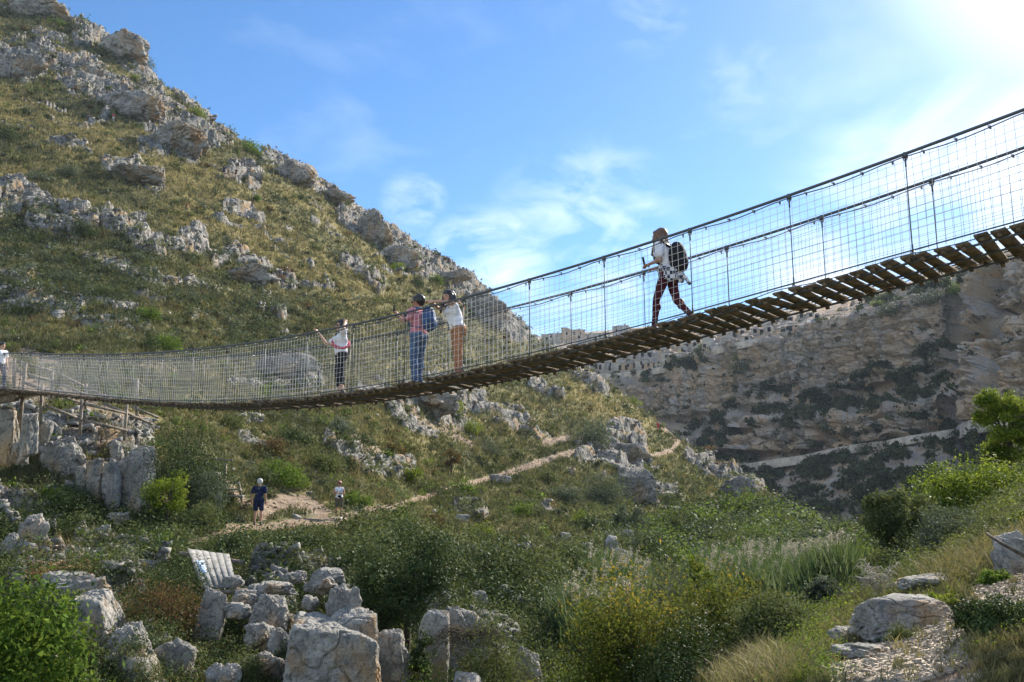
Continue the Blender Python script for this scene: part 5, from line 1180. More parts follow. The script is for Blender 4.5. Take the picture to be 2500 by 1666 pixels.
grass('grass', 42000, area * free * (YY > 55), 6, .22, .48, 1.5, .7, .38)
grass('grass', 26000, area * free * (YY > 15) * (YY <= 60) * (patch2 > -.35), 9, .16, .38, 1.5, .9, .36, 70.)
wn = area * (YY <= 18) * (PU > 1500) * np.clip(1.1 - DT * 1.4, 0.02, 1)
grass('grass', 4200, wn, 20, .06, .17, 2.0, .9, .45, 14., 3)
w3 = area * (YY <= 13) * np.maximum(seg_mask(PU, PV, [(1640, 1670), (1800, 1650), (1900, 1670)], 60), seg_mask(PU, PV, [(2300, 1400), (2400, 1360), (2480, 1340)], 60))
grass('grass', 900, w3, 26, .14, .32, 1.8, 1.1, .66, 14., 3)
def scrub(name, n, w, nl, slo, shi, mat, lpx, D0=120.):
    i, q = pick(n, w); D = q[:, 1]; s0 = rsg.uniform(slo, shi, n) * (.5 + D / D0)
    d = rsg.randn(n * nl, 3); d[:, 2] = np.abs(d[:, 2]) * .9; d /= np.linalg.norm(d, axis=1)[:, None]
    r = (rsg.rand(n * nl) ** .4)[:, None]
    S0 = np.repeat(s0, nl)[:, None]; Q = np.repeat(q, nl, 0) + d * r * S0 * np.array([.62, .62, .60]) * (1 + .35 * rsg.randn(n * nl, 1))
    rn = np.clip(np.repeat(.45 + .3 * rsg.randn(n), nl) + .22 * rsg.randn(n * nl), 0, 1)
    V, Fc, rr = leaves(Q, d, 1.0, rsg, .45, .3, rn)
    sz = np.repeat(np.repeat(D, nl) / F * lpx, 4)[:, None]; C = np.repeat(Q, 4, 0); V = C + (V - C) * sz
    o_ = ob(name, mesh_np(name, V, Fc, M[mat], False, {'rnd': rr})); tag(o_, kind='stuff'); return o_
wp = area * np.clip(free + .15, 0, 1) * (YY > 17)
scrub('scrub', 1000, wp * (patch > .02), 60, .5, 1.3, 'leaf_olive', 7.0)
scrub('scrub', 480, wp * (patch2 > .05), 60, .45, 1.2, 'dark_scrub', 7.0)
scrub('scrub', 650, wp * (patch < 0), 60, .4, 1.0, 'leaf_silver', 6.3)
scrub('scrub', 450, wp * (YY < 75), 60, .4, 1.0, 'leaf_bright', 7.0)
scrub('scrub', 320, wp * (patch > .1), 60, .4, .9, 'leaf_rust', 6.3)
wl = area * seg_mask(PU, PV, [(60, 640), (250, 680), (500, 770), (700, 830)], 170)
scrub('scrub', 240, wl, 90, .9, 2.1, 'dark_scrub', 7.0); scrub('scrub', 220, wl, 60, .6, 1.5, 'leaf_silver', 7.0)
wl = area * seg_mask(PU, PV, [(700, 1050), (1000, 1180), (1400, 1250), (1700, 1250)], 130)
scrub('scrub', 220, wl, 60, .5, 1.2, 'dark_scrub', 7.0); scrub('scrub', 220, wl, 60, .5, 1.2, 'leaf_olive', 7.0)
wb = area * (YY > 14) * (YY < 34) * (PU < 1400) * (PV > 1230) * np.clip(1 - DT, 0, 1) * np.clip(free, .12, 1)
scrub('scrub', 800, wb, 90, .45, 1.0, 'leaf_mastic', 7.7, 40.)
scrub('scrub', 700, wb, 80, .40, .9, 'leaf_olive', 7.7, 40.)
wv = area * (YY > 20) * (YY < 110) * (PU > 1380) * (PV > 1270) * (PU < 2330)
scrub('scrub', 700, wv, 80, .5, 1.1, 'leaf_olive', 7.7, 50.)
scrub('scrub', 420, wv, 80, .5, 1.1, 'leaf_mastic', 7.7, 50.)
scrub('scrub', 350, wv, 80, .5, 1.1, 'leaf_silver', 7.0, 50.)
wr = area * (YY > 10) * (YY < 40) * (PU > 2180)
scrub('scrub', 300, wr * np.clip(1 - 1.3 * DT, 0, 1), 90, .4, .9, 'leaf_olive', 6, 26.)
# reeds with pale plumes in the stream bed
def reeds(poly, n, w_, hlo, hhi, nplume, D0, D1):
    wgt = area * 0
    m_ = seg_mask(PU, PV, poly, w_); wgt = m_ * (YY > D0) * (YY < D1) * area + 1e-12 * (m_ > 0)
    i, q = pick(n, wgt); nb = 7
    B = np.repeat(q, nb, 0) + rsg.randn(n * nb, 3) * np.array([.16, .16, 0]); hh = rsg.uniform(hlo, hhi, n * nb)
    th = rsg.rand(n * nb) * 2 * pi; lm = rsg.uniform(.05, .5, n * nb)
    V, T, rr = blades(B, hh, np.stack([np.cos(th) * lm - .06, np.sin(th) * lm, 0 * th], 1), rsg, np.full(n * nb, .055) * (B[:, 1] / 30), np.clip(.45 + .3 * rsg.randn(n * nb), 0, 1), 3)
    o_ = ob('reed_bed', mesh_np('reed_bed', V, T, M['leaf_reed'], False, {'rnd': rr})); tag(o_, kind='stuff')
    k_ = q[rsg.choice(n, nplume)]; top = k_ + np.stack([rsg.randn(nplume) * .15, rsg.randn(nplume) * .15, rsg.uniform(hhi * .86, hhi * 1.12, nplume)], 1)
    mm = 26; tt = np.repeat(top, mm, 0); f = rsg.rand(nplume * mm); side = rsg.randn(nplume * mm, 3) * .045
    Q = tt + np.stack([-.12 * f ** 2, 0 * f, -.34 * f], 1) + side * (1.2 - f)[:, None]
    V, Fc, rr = leaves(Q, side / .045, .10, rsg, .3, .1, rsg.rand(len(Q)), .6)
    o_ = ob('reed_plumes', mesh_np('reed_plumes', V, Fc, M['plume'], False, {'rnd': rr})); tag(o_, kind='stuff')
reeds([(1740, 1440), (1850, 1420), (1960, 1440), (2040, 1450)], 1500, 60, .9, 1.6, 190, 24, 60)
reeds([(1420, 1560), (1470, 1580), (1520, 1560)], 450, 60, 1.0, 1.7, 45, 17, 30)
reeds([(1480, 1440), (1560, 1470)], 360, 44, .9, 1.5, 60, 25, 45)
# gravel and stones
def stones(name, n, w, slo, shi, mat, D0=0.0):
    i, q = pick(n, w); q[:, 2] = ZZ[i]; s0 = rsg.uniform(slo, shi, n) * (1 + D0 * q[:, 1])
    cb = np.array([[x, y, z] for x in (-1, 1) for y in (-1, 1) for z in (-1, 1)], float)
    V = cb[None] * (0.55 + .5 * rsg.rand(n, 8, 3)) * s0[:, None, None] * .5 * np.stack([rsg.uniform(.8, 1.6, n), rsg.uniform(.7, 1.3, n), rsg.uniform(.4, .8, n)], 1)[:, None, :]
    a = rsg.rand(n) * 2 * pi; ca, sa = np.cos(a)[:, None], np.sin(a)[:, None]; tl = rsg.randn(n)[:, None] * .35
    x = V[..., 0] * ca - V[..., 1] * sa; y = V[..., 0] * sa + V[..., 1] * ca; z = V[..., 2] + x * tl
    V = np.stack([x, y, z], -1) + q[:, None, :] + np.array([0, 0, .12]) * s0[:, None, None]
    fc = np.array([(0, 1, 3, 2), (4, 6, 7, 5), (0, 4, 5, 1), (2, 3, 7, 6), (0, 2, 6, 4), (1, 5, 7, 3)])
    Fc = (np.arange(n)[:, None, None] * 8 + fc[None]).reshape(-1, 4)
    o_ = ob(name, mesh_np(name, V.reshape(-1, 3), Fc, M[mat], False, {'rnd': np.repeat(rsg.rand(n), 8)})); tag(o_, kind='stuff'); return o_
m, t, b, o = newmat('gravel_stone'); r_ = attr(t, 'rnd')
t.links.new(mixc(t, r_, (0.19, 0.145, 0.10), (0.42, 0.355, 0.27)), b.inputs['Base Color']); M['gravel_stone'] = m
stones('gravel', 26000, area * np.clip(DT, 0, 1) * (YY < 15) * (PU > 1800), .010, .032, 'gravel_stone')
stones('gravel', 260, area * np.clip(DT, 0, 1) * (YY < 15) * (PU > 1800), .04, .07, 'gravel_stone')
stones('path_stones', 900, area * np.clip(DT, 0, 1) * (YY > 20), .03, .09, 'gravel_stone', .012)
m, t, b, o = newmat('field_stone'); r_ = attr(t, 'rnd')
t.links.new(mixc(t, r_, (0.11, 0.105, 0.095), (0.28, 0.265, 0.24)), b.inputs['Base Color']); M['field_stone'] = m
stones('field_stones', 2000, area * (.12 + sst(RK, .12, .35)) * (YY > 24), .08, .26, 'field_stone', .012)
stones('field_stones', 220, wb * (.1 + sst(RK, .1, .4)), .08, .25, 'field_stone')
i, q = pick(1500, area * seg_mask(PU, PV, [(80, 1400), (150, 1395), (215, 1385)], 26)); q[:, 2] += .03
leafmat('dry_leaf', (0.20, 0.10, 0.05), (0.42, 0.24, 0.12), (0.62, 0.45, 0.28), .8, .1, .2)
V, Fc, rr = leaves(q, np.tile([0, 0, 1.0], (1500, 1)), .11, rsg, .5, 1.2, rsg.rand(1500)); o_ = ob('leaf_litter', mesh_np('leaf_litter', V, Fc, M['dry_leaf'], False, {'rnd': rr})); tag(o_, kind='stuff')
# growth on the ledges of the far cliff
wc = (sst(veg, .34, .55) + .012) * (uu > 1290) * (uu < 2540)
i = rsg.choice(len(wc), 5200, p=wc / wc.sum()); base_ = P3[i]; nl = 26
s0 = rsg.uniform(.6, 2.3, len(i)); d = rsg.randn(len(i) * nl, 3); d[:, 2] = np.abs(d[:, 2]); d /= np.linalg.norm(d, axis=1)[:, None]
Q = np.repeat(base_, nl, 0) + d * (rsg.rand(len(d)) ** .4)[:, None] * np.repeat(s0, nl)[:, None]
V, Fc, rr = leaves(Q, d, .95, rsg, .6, .3, np.clip(np.repeat(.45 + .3 * rsg.randn(len(i)), nl) + .2 * rsg.randn(len(d)), 0, 1))
o_ = ob('cliff_scrub', mesh_np('cliff_scrub', V, Fc, M['dark_scrub'], False, {'rnd': rr})); tag(o_, kind='stuff')
# bare twiggy plants
def twigs(name, label, u, v, D, w_px, h_px, n, mat, droop, seed, r=.004):
    rs = np.random.RandomState(seed); b_ = P(u, v, D); k_ = D / F; mb = MB(); w = w_px * k_; h = h_px * k_
    for j in range(n):
        a = rs.rand() * 2 * pi; rr_ = rs.uniform(.3, 1) * w / 2; hh = h * rs.uniform(.5, 1)
        p0 = Vector((0, 0, 0)); pts_ = [p0]
        for f in (.25, .5, .75, 1.0):
            pts_.append(Vector((cos(a) * rr_ * f ** 1.3, sin(a) * rr_ * f ** 1.3, hh * (f - droop * f ** 3))) + Vector(rs.randn(3)) * .02 * w)
        mb.tube(pts_, [r * 1.8, r * 1.5, r * 1.2, r, r * .5], 4)
        for f in (2, 3):
            for s2 in (-1, 1, 1, -1):
                q0 = pts_[f].lerp(pts_[f + 1], rs.rand()); dr = Vector((cos(a + s2 * 1.1), sin(a + s2 * 1.1), .35)) * w * rs.uniform(.06, .14)
                mb.tube([q0, q0 + dr, q0 + dr * 1.7 - Vector((0, 0, abs(dr.length) * .8))], [r, r * .9, r * .5], 4)
    e = empty(name, b_); tag(e, label, 'plant'); o1 = mb.build('stems', M[mat], e); return e
twigs('dry_plant', 'pale dead plant with curling twigs above the flat-topped block', 2150, 1468, 13.0, 130, 120, 22, 'pale_twig', .25, 4, .005)
twigs('dry_plant', 'smaller dead plant with curling twigs beside the first', 2225, 1462, 13.2, 60, 60, 12, 'pale_twig', .3, 5, .004)
twigs('bare_bush', 'tangle of bare trailing twigs over the brown rock mass', 1150, 1560, 18.0, 190, 70, 40, 'bark', 1.3, 6, .006)
twigs('bare_bush', 'bare greyish bush at the foot of the rock columns', 285, 1285, 30.5, 60, 56, 26, 'pale_twig', .5, 7, .009)
twigs('dead_branch', 'fallen dead branch leaning over the path left of the man in navy', 575, 1262, 36.3, 120, 50, 4, 'bark', .3, 8, .015)

wn2 = area * (YY > 6) * (YY <= 22) * (PU > 1900) * np.clip(1 - DT * 1.3, 0, 1)
scrub('low_herbs', 500, wn2, 90, .10, .26, 'leaf_lime', 7, 14.)
scrub('low_herbs', 420, wn2, 90, .12, .30, 'leaf_olive', 7, 14.)
scrub('low_herbs', 700, area * (YY > 6) * (YY <= 30) * (PU > 1350) * (PU <= 2050), 90, .25, .55, 'leaf_bright', 6.5, 26.)

scrub('reedy_green', 350, area * seg_mask(PU, PV, [(1780, 1400), (1900, 1390), (2060, 1400), (2120, 1370)], 70), 80, .4, .9, 'leaf_bright', 5.5, 45.)

wq = area * (YY > 24) * (YY < 125) * seg_mask(PU, PV, [(1640, 1370), (1780, 1330), (1900, 1300), (2060, 1310), (2250, 1310)], 95)
scrub('thicket', 66, wq, 650, .9, 1.8, 'leaf_bright', 8.5, 60.); scrub('thicket', 60, wq, 650, .9, 1.8, 'leaf_mastic', 8.5, 60.); scrub('thicket', 82, wq, 650, .9, 1.6, 'leaf_olive', 8.5, 60.); scrub('thicket', 49, wq, 650, .9, 1.6, 'leaf_silver', 8.5, 60.)
wq = area * (YY > 16) * (YY < 45) * seg_mask(PU, PV, [(900, 1330), (1050, 1400), (1250, 1420), (1400, 1440)], 90)
scrub('thicket', 60, wq, 650, .8, 1.4, 'leaf_olive', 8.5, 40.); scrub('thicket', 44, wq, 650, .8, 1.4, 'leaf_mastic', 8.5, 40.)

wq = wb * sst(RK, .1, .4) ; scrub('rock_scrub', 260, wq, 160, .35, .8, 'leaf_mastic', 5.5, 40.); scrub('rock_scrub', 220, wq, 160, .35, .7, 'leaf_olive', 5.5, 40.)
# ---------------------------------------------------------------- people
flat('skin', (0.50, 0.29, 0.19), 0.55, 0.35); flat('skin_tan', (0.38, 0.20, 0.125), 0.55, 0.35)
flat('hair_dark', (0.022, 0.015, 0.012), 0.4, 0.5, 0, 40, .4); flat('hair_auburn', (0.16, 0.075, 0.032), 0.4, 0.5, 0, 40, .4); flat('hair_grey', (0.55, 0.54, 0.52), 0.6, 0.3); flat('hair_red', (0.22, 0.07, 0.035), .5, .4)
flat('cloth_white', (0.74, 0.74, 0.78), .85, .1, 0, 14, .06); flat('cloth_pink', (0.62, 0.24, 0.30), .85, .1, 0, 18, .10); flat('cloth_sash', (0.52, 0.09, 0.13), .85, .1, 0, 14, .1); flat('cloth_black', (0.018, 0.018, 0.022), .8, .15); flat('cloth_navy', (0.020, 0.030, 0.075), .85, .1, 0, 12, .2)
flat('cloth_jeans', (0.075, 0.125, 0.22), .85, .1, 0, 14, .25); flat('cloth_tan', (0.36, 0.17, 0.085), .85, .1, 0, 14, .12); flat('cloth_maroon', (0.075, 0.018, 0.026), .85, .1, 0, 30, .12); flat('cloth_olive', (0.115, 0.10, 0.07), .85, .1); flat('cloth_red', (.45, .06, .08), .85, .1)
flat('leather_orange', (0.42, 0.13, 0.03), .5, .4); flat('pack_blue', (0.035, 0.085, 0.20), .6, .3, 0, 9, .3); flat('shoe_dark', (0.03, 0.03, 0.033), .6, .3); flat('shoe_pale', (0.55, 0.55, 0.55), .6, .3); flat('eye_dark', (0.02, 0.015, 0.012), .2, .5); flat('lens', (.02, .02, .02), .1, .6); flat('lip', (.42, .13, .11), .5, .3)
m, t, b, o = newmat('cloth_plaid'); co = objco(t)
w1_ = N(t, 'ShaderNodeTexChecker'); w1_.inputs['Scale'].default_value = 16; w1_.inputs['Color1'].default_value = (.62, .62, .62, 1); w1_.inputs['Color2'].default_value = (.03, .035, .07, 1)
t.links.new(co, w1_.inputs['Vector']); t.links.new(w1_.outputs['Color'], b.inputs['Base Color']); M['cloth_plaid'] = m
class Blob:
    def __init__(s): s.mb = MB()
    def cone(s, a, b, ra, rb, k=10):
        """a rounded tapering limb from a to b"""
        a = Vector(a); b = Vector(b); d = b - a; L_ = d.length
        if L_ < 1e-4: return s.ball(a, ra)
        dn_ = d / L_; pts_ = []; rr_ = []
        for t_ in (-1, -.86, -.5): pts_.append(a + dn_ * ra * t_); rr_.append(ra * math.sqrt(max(1 - t_ * t_, 0.004)))
        pts_.append(a); rr_.append(ra); pts_.append(b); rr_.append(rb)
        for t_ in (.5, .86, 1): pts_.append(b + dn_ * rb * t_); rr_.append(rb * math.sqrt(max(1 - t_ * t_, 0.004)))
        s.mb.tube(pts_, rr_, k)
    def ball(s, c, r, sc=(1, 1, 1), rot=None):
        d, Fc = cube_sphere(6); p = d * r * np.array(sc)
        if rot is not None: p = p @ np.array(rot).T
        s.mb.add(p + np.array(c), Fc)
    def build(s, name, mat, parent, vox=.01, smooth=6, rough=0.0):
        V = np.concatenate(s.mb.V); me = mesh_np(name, V, s.mb.F, M[mat]); tmp = bpy.data.objects.new('tmp', me); COL.objects.link(tmp)
        r = tmp.modifiers.new('r', 'REMESH'); r.mode = 'VOXEL'; r.voxel_size = vox; r.use_smooth_shade = True
        sm_ = tmp.modifiers.new('s', 'SMOOTH'); sm_.factor = .5; sm_.iterations = smooth
        dg = bpy.context.evaluated_depsgraph_get(); dg.update()
        m2 = bpy.data.meshes.new_from_object(tmp.evaluated_get(dg)); m2.name = name
        m2.materials.clear(); m2.materials.append(M[mat])
        bpy.data.objects.remove(tmp)
        if rough:
            n_ = len(m2.vertices); co_ = np.empty(n_ * 3, np.float32); m2.vertices.foreach_get('co', co_); c3 = co_.reshape(-1, 3); nn_ = np.empty(n_ * 3, np.float32); m2.vertices.foreach_get('normal', nn_)
            c3 += nn_.reshape(-1, 3) * (f3(c3.astype(float) * np.array([9, 9, 6]), 2, 3) * rough)[:, None]; m2.vertices.foreach_set('co', c3.ravel()); m2.update()
        return ob(name, m2, parent)
BASE = dict(pel=(0, 0, .95), hipL=(-.088, 0, .92), hipR=(.088, 0, .92), kneL=(-.10, .02, .50), kneR=(.10, .02, .50), ankL=(-.105, -.02, .09), ankR=(.105, -.02, .09), toeL=(-.125, .13, .035), toeR=(.125, .13, .035),
            wai=(0, 0, 1.10), che=(0, .01, 1.28), nek=(0, 0, 1.44), hed=(0, .02, 1.58), shoL=(-.172, 0, 1.39), shoR=(.172, 0, 1.39), elbL=(-.22, -.02, 1.12), elbR=(.22, -.02, 1.12), wriL=(-.23, .06, .88), wriR=(.23, .06, .88))
def hand(bl, w, e, side, curl=.5, k=1.0):
    """palm and five unequal bent fingers continuing the forearm from wrist w (e = elbow)"""
    w = Vector(w); d = (w - Vector(e)).normalized(); up = Vector((0, 0, 1)) if abs(d.z) < .9 else Vector((0, 1, 0))
    a = d.cross(up).normalized(); n = a.cross(d).normalized()
    pc = w + d * .05 * k
    bl.cone(w, w + d * .07 * k, .022 * k, .026 * k); bl.cone(pc + a * .02, pc + a * .022 + d * .035, .016 * k, .014 * k, 8); bl.cone(pc - a * .02, pc - a * .022 + d * .035, .016 * k, .014 * k, 8)
    for j, (o_, L_) in enumerate(((-.030, .058), (-.010, .070), (.010, .066), (.029, .050))):
        p0 = w + d * .085 * k + a * o_ * k; p1 = p0 + (d * cos(curl) - n * sin(curl)) * L_ * .5 * k; p2 = p1 + (d * cos(curl * 2.2) - n * sin(curl * 2.2)) * L_ * .5 * k
        bl.cone(p0, p1, .0098 * k, .009 * k, 7); bl.cone(p1, p2, .009 * k, .0075 * k, 7)
    p0 = w + d * .03 * k + a * side * .026 * k; p1 = p0 + (d * .7 + a * side * .7 - n * .3) * .035 * k; p2 = p1 + (d * .9 - n * .5) * .028 * k
    bl.cone(p0, p1, .012 * k, .010 * k, 7); bl.cone(p1, p2, .010 * k, .0085 * k, 7)
def person(label, loc, rz, J=None, H=1.68, fem=True, skin='skin', top=('cloth_white', 'short'), legs=('cloth_black', 'long'), shoes='shoe_dark', hair=('hair_dark', 'long'), headrot=0.0, vox=.0105, group=None, extra=None, glasses=False):
    j = {k_: Vector(v_) for k_, v_ in BASE.items()}
    for k_, v_ in (J or {}).items(): j[k_] = Vector(v_)
    e = empty('person', loc, rz); e.scale = (H / 1.70 * 1.09, H / 1.70 * 1.09, H / 1.70); tag(e, label, 'person', group)
    sw = .93 if fem else 1.06
    for k_ in ('shoL', 'shoR'): j[k_].x *= sw
    # --- body: one continuous surface
    B = Blob()
    B.ball(j['pel'] + Vector((-.055, 0, -.02)), .115); B.ball(j['pel'] + Vector((.055, 0, -.02)), .115); B.ball(j['wai'], .115, (1.08, .82, 1)); B.ball(j['che'], .14, (1.12, .80, 1.05)); B.cone(j['pel'], j['che'], .115, .125)
    B.cone(j['shoL'].lerp(j['che'], .25) , j['shoR'].lerp(j['che'], .25), .075, .075); B.cone(j['che'] + Vector((0, 0, .06)), j['nek'], .08, .05); B.cone(j['nek'] - Vector((0, 0, .03)), j['hed'] - Vector((0, .01, .04)), .052, .050)
    if fem:
        for sx in (-1, 1): B.ball(j['che'] + Vector((sx * .065, .085, -.01)), .062)
    for s_ in 'LR':
        B.cone(j['hip' + s_], j['kne' + s_], .086, .054); B.cone(j['kne' + s_], j['ank' + s_], .053, .036)
        cf = j['kne' + s_].lerp(j['ank' + s_], .28); B.ball(cf + Vector((0, -.015, 0)), .054, (1, 1, 1.7)); B.cone(j['ank' + s_] + Vector((0, -.02, -.04)), j['toe' + s_], .036, .028)
        B.cone(j['sho' + s_], j['elb' + s_], .050, .037); B.cone(j['elb' + s_], j['wri' + s_], .037, .024)
        hand(B, j['wri' + s_], j['elb' + s_], -1 if s_ == 'R' else 1, .55)
    Hr = Matrix.Rotation(headrot, 3, 'Z'); h = j['hed']
    hp = lambda x, y, z: h + Hr @ Vector((x, y, z))
    B.ball(h + Vector((0, 0, .02)), .098, (.86, 1.02, 1.12), Hr); B.ball(hp(0, .03, -.05), .066, (.85, .95, 1.0), Hr); B.cone(hp(0, .095, .012), hp(0, .118, -.022), .012, .016, 7); B.ball(hp(0, .065, -.095), .028)
    for sx in (-1, 1): B.ball(hp(sx * .085, -.005, -.005), .026, (.35, .8, 1.2), Hr); B.ball(hp(sx * .035, .082, .026), .018)
    body = B.build('body', skin, e, vox, 5)
    for sx in (-1, 1):
        B = Blob(); B.ball(hp(sx * .034, .093, .010), .013, (1.2, .6, .8), Hr); B.mb.build('eye', M['eye_dark'], e, True)
    B = Blob(); B.ball(hp(0, .100, -.052), .022, (1.2, .35, .32), Hr); B.mb.build('mouth', M['lip'], e, True)
    if glasses:
        B = Blob()
        for sx in (-1, 1): B.ball(hp(sx * .036, .104, .012), .029, (1, .3, .75), Hr); B.cone(hp(sx * .066, .098, .014), hp(sx * .088, 0, .01), .004, .004, 5)
        B.mb.build('sunglasses', M['lens'], e, True)
    # --- top
    g_ = .016; T = Blob()
    T.ball(j['che'], .14 + g_, (1.12, .84, 1.0)); T.ball(j['wai'], .118 + g_, (1.12, .86, 1.2)); T.cone(j['pel'] + Vector((0, 0, .03)), j['che'], .115 + g_, .125 + g_)
    T.ball(j['pel'] + Vector((-.05, 0, .04)), .10 + g_); T.ball(j['pel'] + Vector((.05, 0, .04)), .10 + g_)
    T.cone(j['shoL'].lerp(j['che'], .28), j['shoR'].lerp(j['che'], .28), .072 + g_, .072 + g_)
    if fem:
        for sx in (-1, 1): T.ball(j['che'] + Vector((sx * .065, .088, -.01)), .066 + g_ * .6)
    T.cone(j['che'] + Vector((0, -.01, .06)), j['nek'] - Vector((0, .012, .045)), .09, .060)
    for s_ in 'LR':
        if top[1] == 'short': T.cone(j['sho' + s_], j['sho' + s_].lerp(j['elb' + s_], .62), .058 + g_ * .6, .056 + g_)
        elif top[1] == 'long': T.cone(j['sho' + s_], j['elb' + s_], .056 + g_, .045 + g_); T.cone(j['elb' + s_], j['elb' + s_].lerp(j['wri' + s_], .8), .045 + g_, .034 + g_)
    T.build('shirt', top[0], e, max(vox, .012), 4, .018)
    # --- legs
    T = Blob(); T.ball(j['pel'] + Vector((-.055, -.008, -.02)), .115 + .012); T.ball(j['pel'] + Vector((.055, -.008, -.02)), .115 + .012); T.ball(j['pel'] + Vector((0, 0, .02)), .12, (1.15, .95, .9))
    fr = {'long': 1.0, 'capri': .55, 'shorts': -1}[legs[1]]
    for s_ in 'LR':
        kn, an, hi = j['kne' + s_], j['ank' + s_], j['hip' + s_]
        if fr < 0: T.cone(hi, hi.lerp(kn, .80), .100, .086)
        else:
            T.cone(hi, kn, .096, .066 if legs[0] != 'cloth_maroon' else .060); T.cone(kn, kn.lerp(an, fr * .97), .066 if legs[0] != 'cloth_maroon' else .060, .056 if legs[0] != 'cloth_maroon' else .044); T.ball(kn.lerp(an, .28) + Vector((0, -.012, 0)), .060, (1, 1, 1.5))
    T.build('trousers' if fr > 0 else 'shorts', legs[0], e, max(vox, .012), 3, .017)
    for s_ in 'LR':
        T = Blob(); T.cone(j['ank' + s_] + Vector((0, -.035, -.05)), j['toe' + s_] + Vector((0, .01, 0)), .044, .038); T.cone(j['ank' + s_], j['ank' + s_] + Vector((0, -.02, -.05)), .045, .045); T.build('shoe', shoes, e, max(vox, .012), 3)
    # --- hair
    T = Blob(); T.ball(hp(0, -.018, .048), .112, (.92, 1.0, 1.02), Hr); T.ball(hp(0, .045, .085), .07, (1.0, .8, .6), Hr)
    if hair[1] == 'long':
        for x_ in (-.085, .085): T.cone(hp(x_, .015, .04), hp(x_ * 1.15, .03, -.10), .034, .034); T.cone(hp(x_ * 1.15, .03, -.10), hp(x_ * 1.1, .085, -.30), .034, .020)
        for a_, x_ in ((-.05, -.05), (.0, 0), (.05, .05), (.075, .078), (-.075, -.078)):
            T.cone(hp(x_, -.045, .04), hp(x_ * 1.25, -.075, -.16), .052, .048); T.cone(hp(x_ * 1.15, -.085, -.16), hp(x_ * 1.1, -.10, -.36), .048, .022)
    else: T.ball(hp(0, -.045, .0), .085, (.98, .75, .9), Hr)
    T.build('hair', hair[0], e, max(vox, .012), 2, .018)
    if extra: extra(e, j, hp)
    return e
def backpack(mat, w=.15, h=.24, d=.10, z=1.20, loose=True):
    def f(e, j, hp):
        T = Blob(); c = Vector((j['che'].x, j['che'].y - .22, z)); T.ball(c, 1, (w, d, h)); T.ball(c + Vector((0, -.04, -.08)), 1, (w * .85, d * .85, h * .6)); T.ball(c + Vector((0, .02, .06)), 1, (w * .9, d * .8, h * .8)); p = T.build('backpack', mat, e, .014, 3, .012)
        for sx in (-1, 1):
            T = Blob(); a = Vector((sx * .09, c.y + .08, z + .18)); b_ = Vector((sx * .115, j['che'].y - .02, 1.455)); c2 = Vector((sx * .115, j['che'].y + .135, 1.30)); d2 = Vector((sx * .13, c.y + .07, z - .17)); k2 = Vector((sx * .15, j['che'].y + .08, 1.12))
            T.cone(a, b_, .020, .020, 6); T.cone(b_, c2, .020, .020, 6); T.cone(c2, k2, .018, .014, 6); T.cone(k2, d2, .012, .012, 6); T.mb.build('strap', M[mat], p, True)
    return f
def bpos(u, v, off):
    s, z, q = bline(u, v, off); return bp(s, off, 0.0), s
def rzf(d): return math.atan2(d[1], d[0]) - pi / 2
# woman walking down the bridge
p_, s_w = bpos(1636, 797, .55); sl = float(bz(DZ, s_w + .3) - bz(DZ, s_w - .3)) / .6
def ex1(e, j, hp):
    backpack('cloth_black', .165, .27, .125, 1.17)(e, j, hp)
    T = Blob()
    for a in np.linspace(0, 2 * pi, 12, endpoint=False): T.ball(Vector((.155 * cos(a), .135 * sin(a) - .005, 1.0 + .01 * sin(3 * a))), .040)
    for x_, y_, z_ in ((-.09, -.15, .90), (0, -.16, .86), (.09, -.14, .88), (-.15, -.05, .90), (-.13, -.1, .86)): T.cone((x_, y_, .99), (x_ * 1.1, y_ * 1.15, z_ - .06), .045, .04)
    T.cone((-.12, .06, .97), (-.15, .06, .82), .035, .03); T.cone((.02, -.18, .95), (.0, -.30, .80), .04, .03); T.cone((.0, -.30, .80), (.0, -.34, .73), .03, .035)
    T.build('tied_shirt', 'cloth_plaid', e, .014, 3, .012)
    T = Blob(); T.cone(j['wriL'] + Vector((.02, .10, .02)), j['wriL'] + Vector((.02, .12, .13)), .018, .018, 6); T.mb.build('phone', M['cloth_black'], e)
f1_, f2_ = .21, -.20
person('woman with auburn hair, black backpack and maroon trousers walking down the bridge', p_, rzf(BE), dict(
    hipL=(-.085, .0, .92), hipR=(.085, 0, .92), kneL=(-.09, .15, .56 + sl * .1), ankL=(-.09, f1_, .10 + sl * f1_), toeL=(-.10, f1_ + .15, .05 + sl * (f1_ + .15)),
    kneR=(.09, -.06, .52), ankR=(.09, f2_ - .10, .22 + sl * f2_), toeR=(.09, f2_ + .02, .06 + sl * f2_), che=(0, .05, 1.28), nek=(0, .08, 1.44), hed=(0, .13, 1.575), shoL=(-.172, .05, 1.39), shoR=(.172, .05, 1.39),
    elbL=(-.20, .02, 1.13), wriL=(-.13, .24, 1.12), elbR=(.20, .02, 1.13), wriR=(.10, .25, 1.10)), 1.64, True, 'skin_tan', ('cloth_white', 'short'), ('cloth_maroon', 'long'), 'shoe_dark', ('hair_auburn', 'long'), .1, .009, None, ex1)
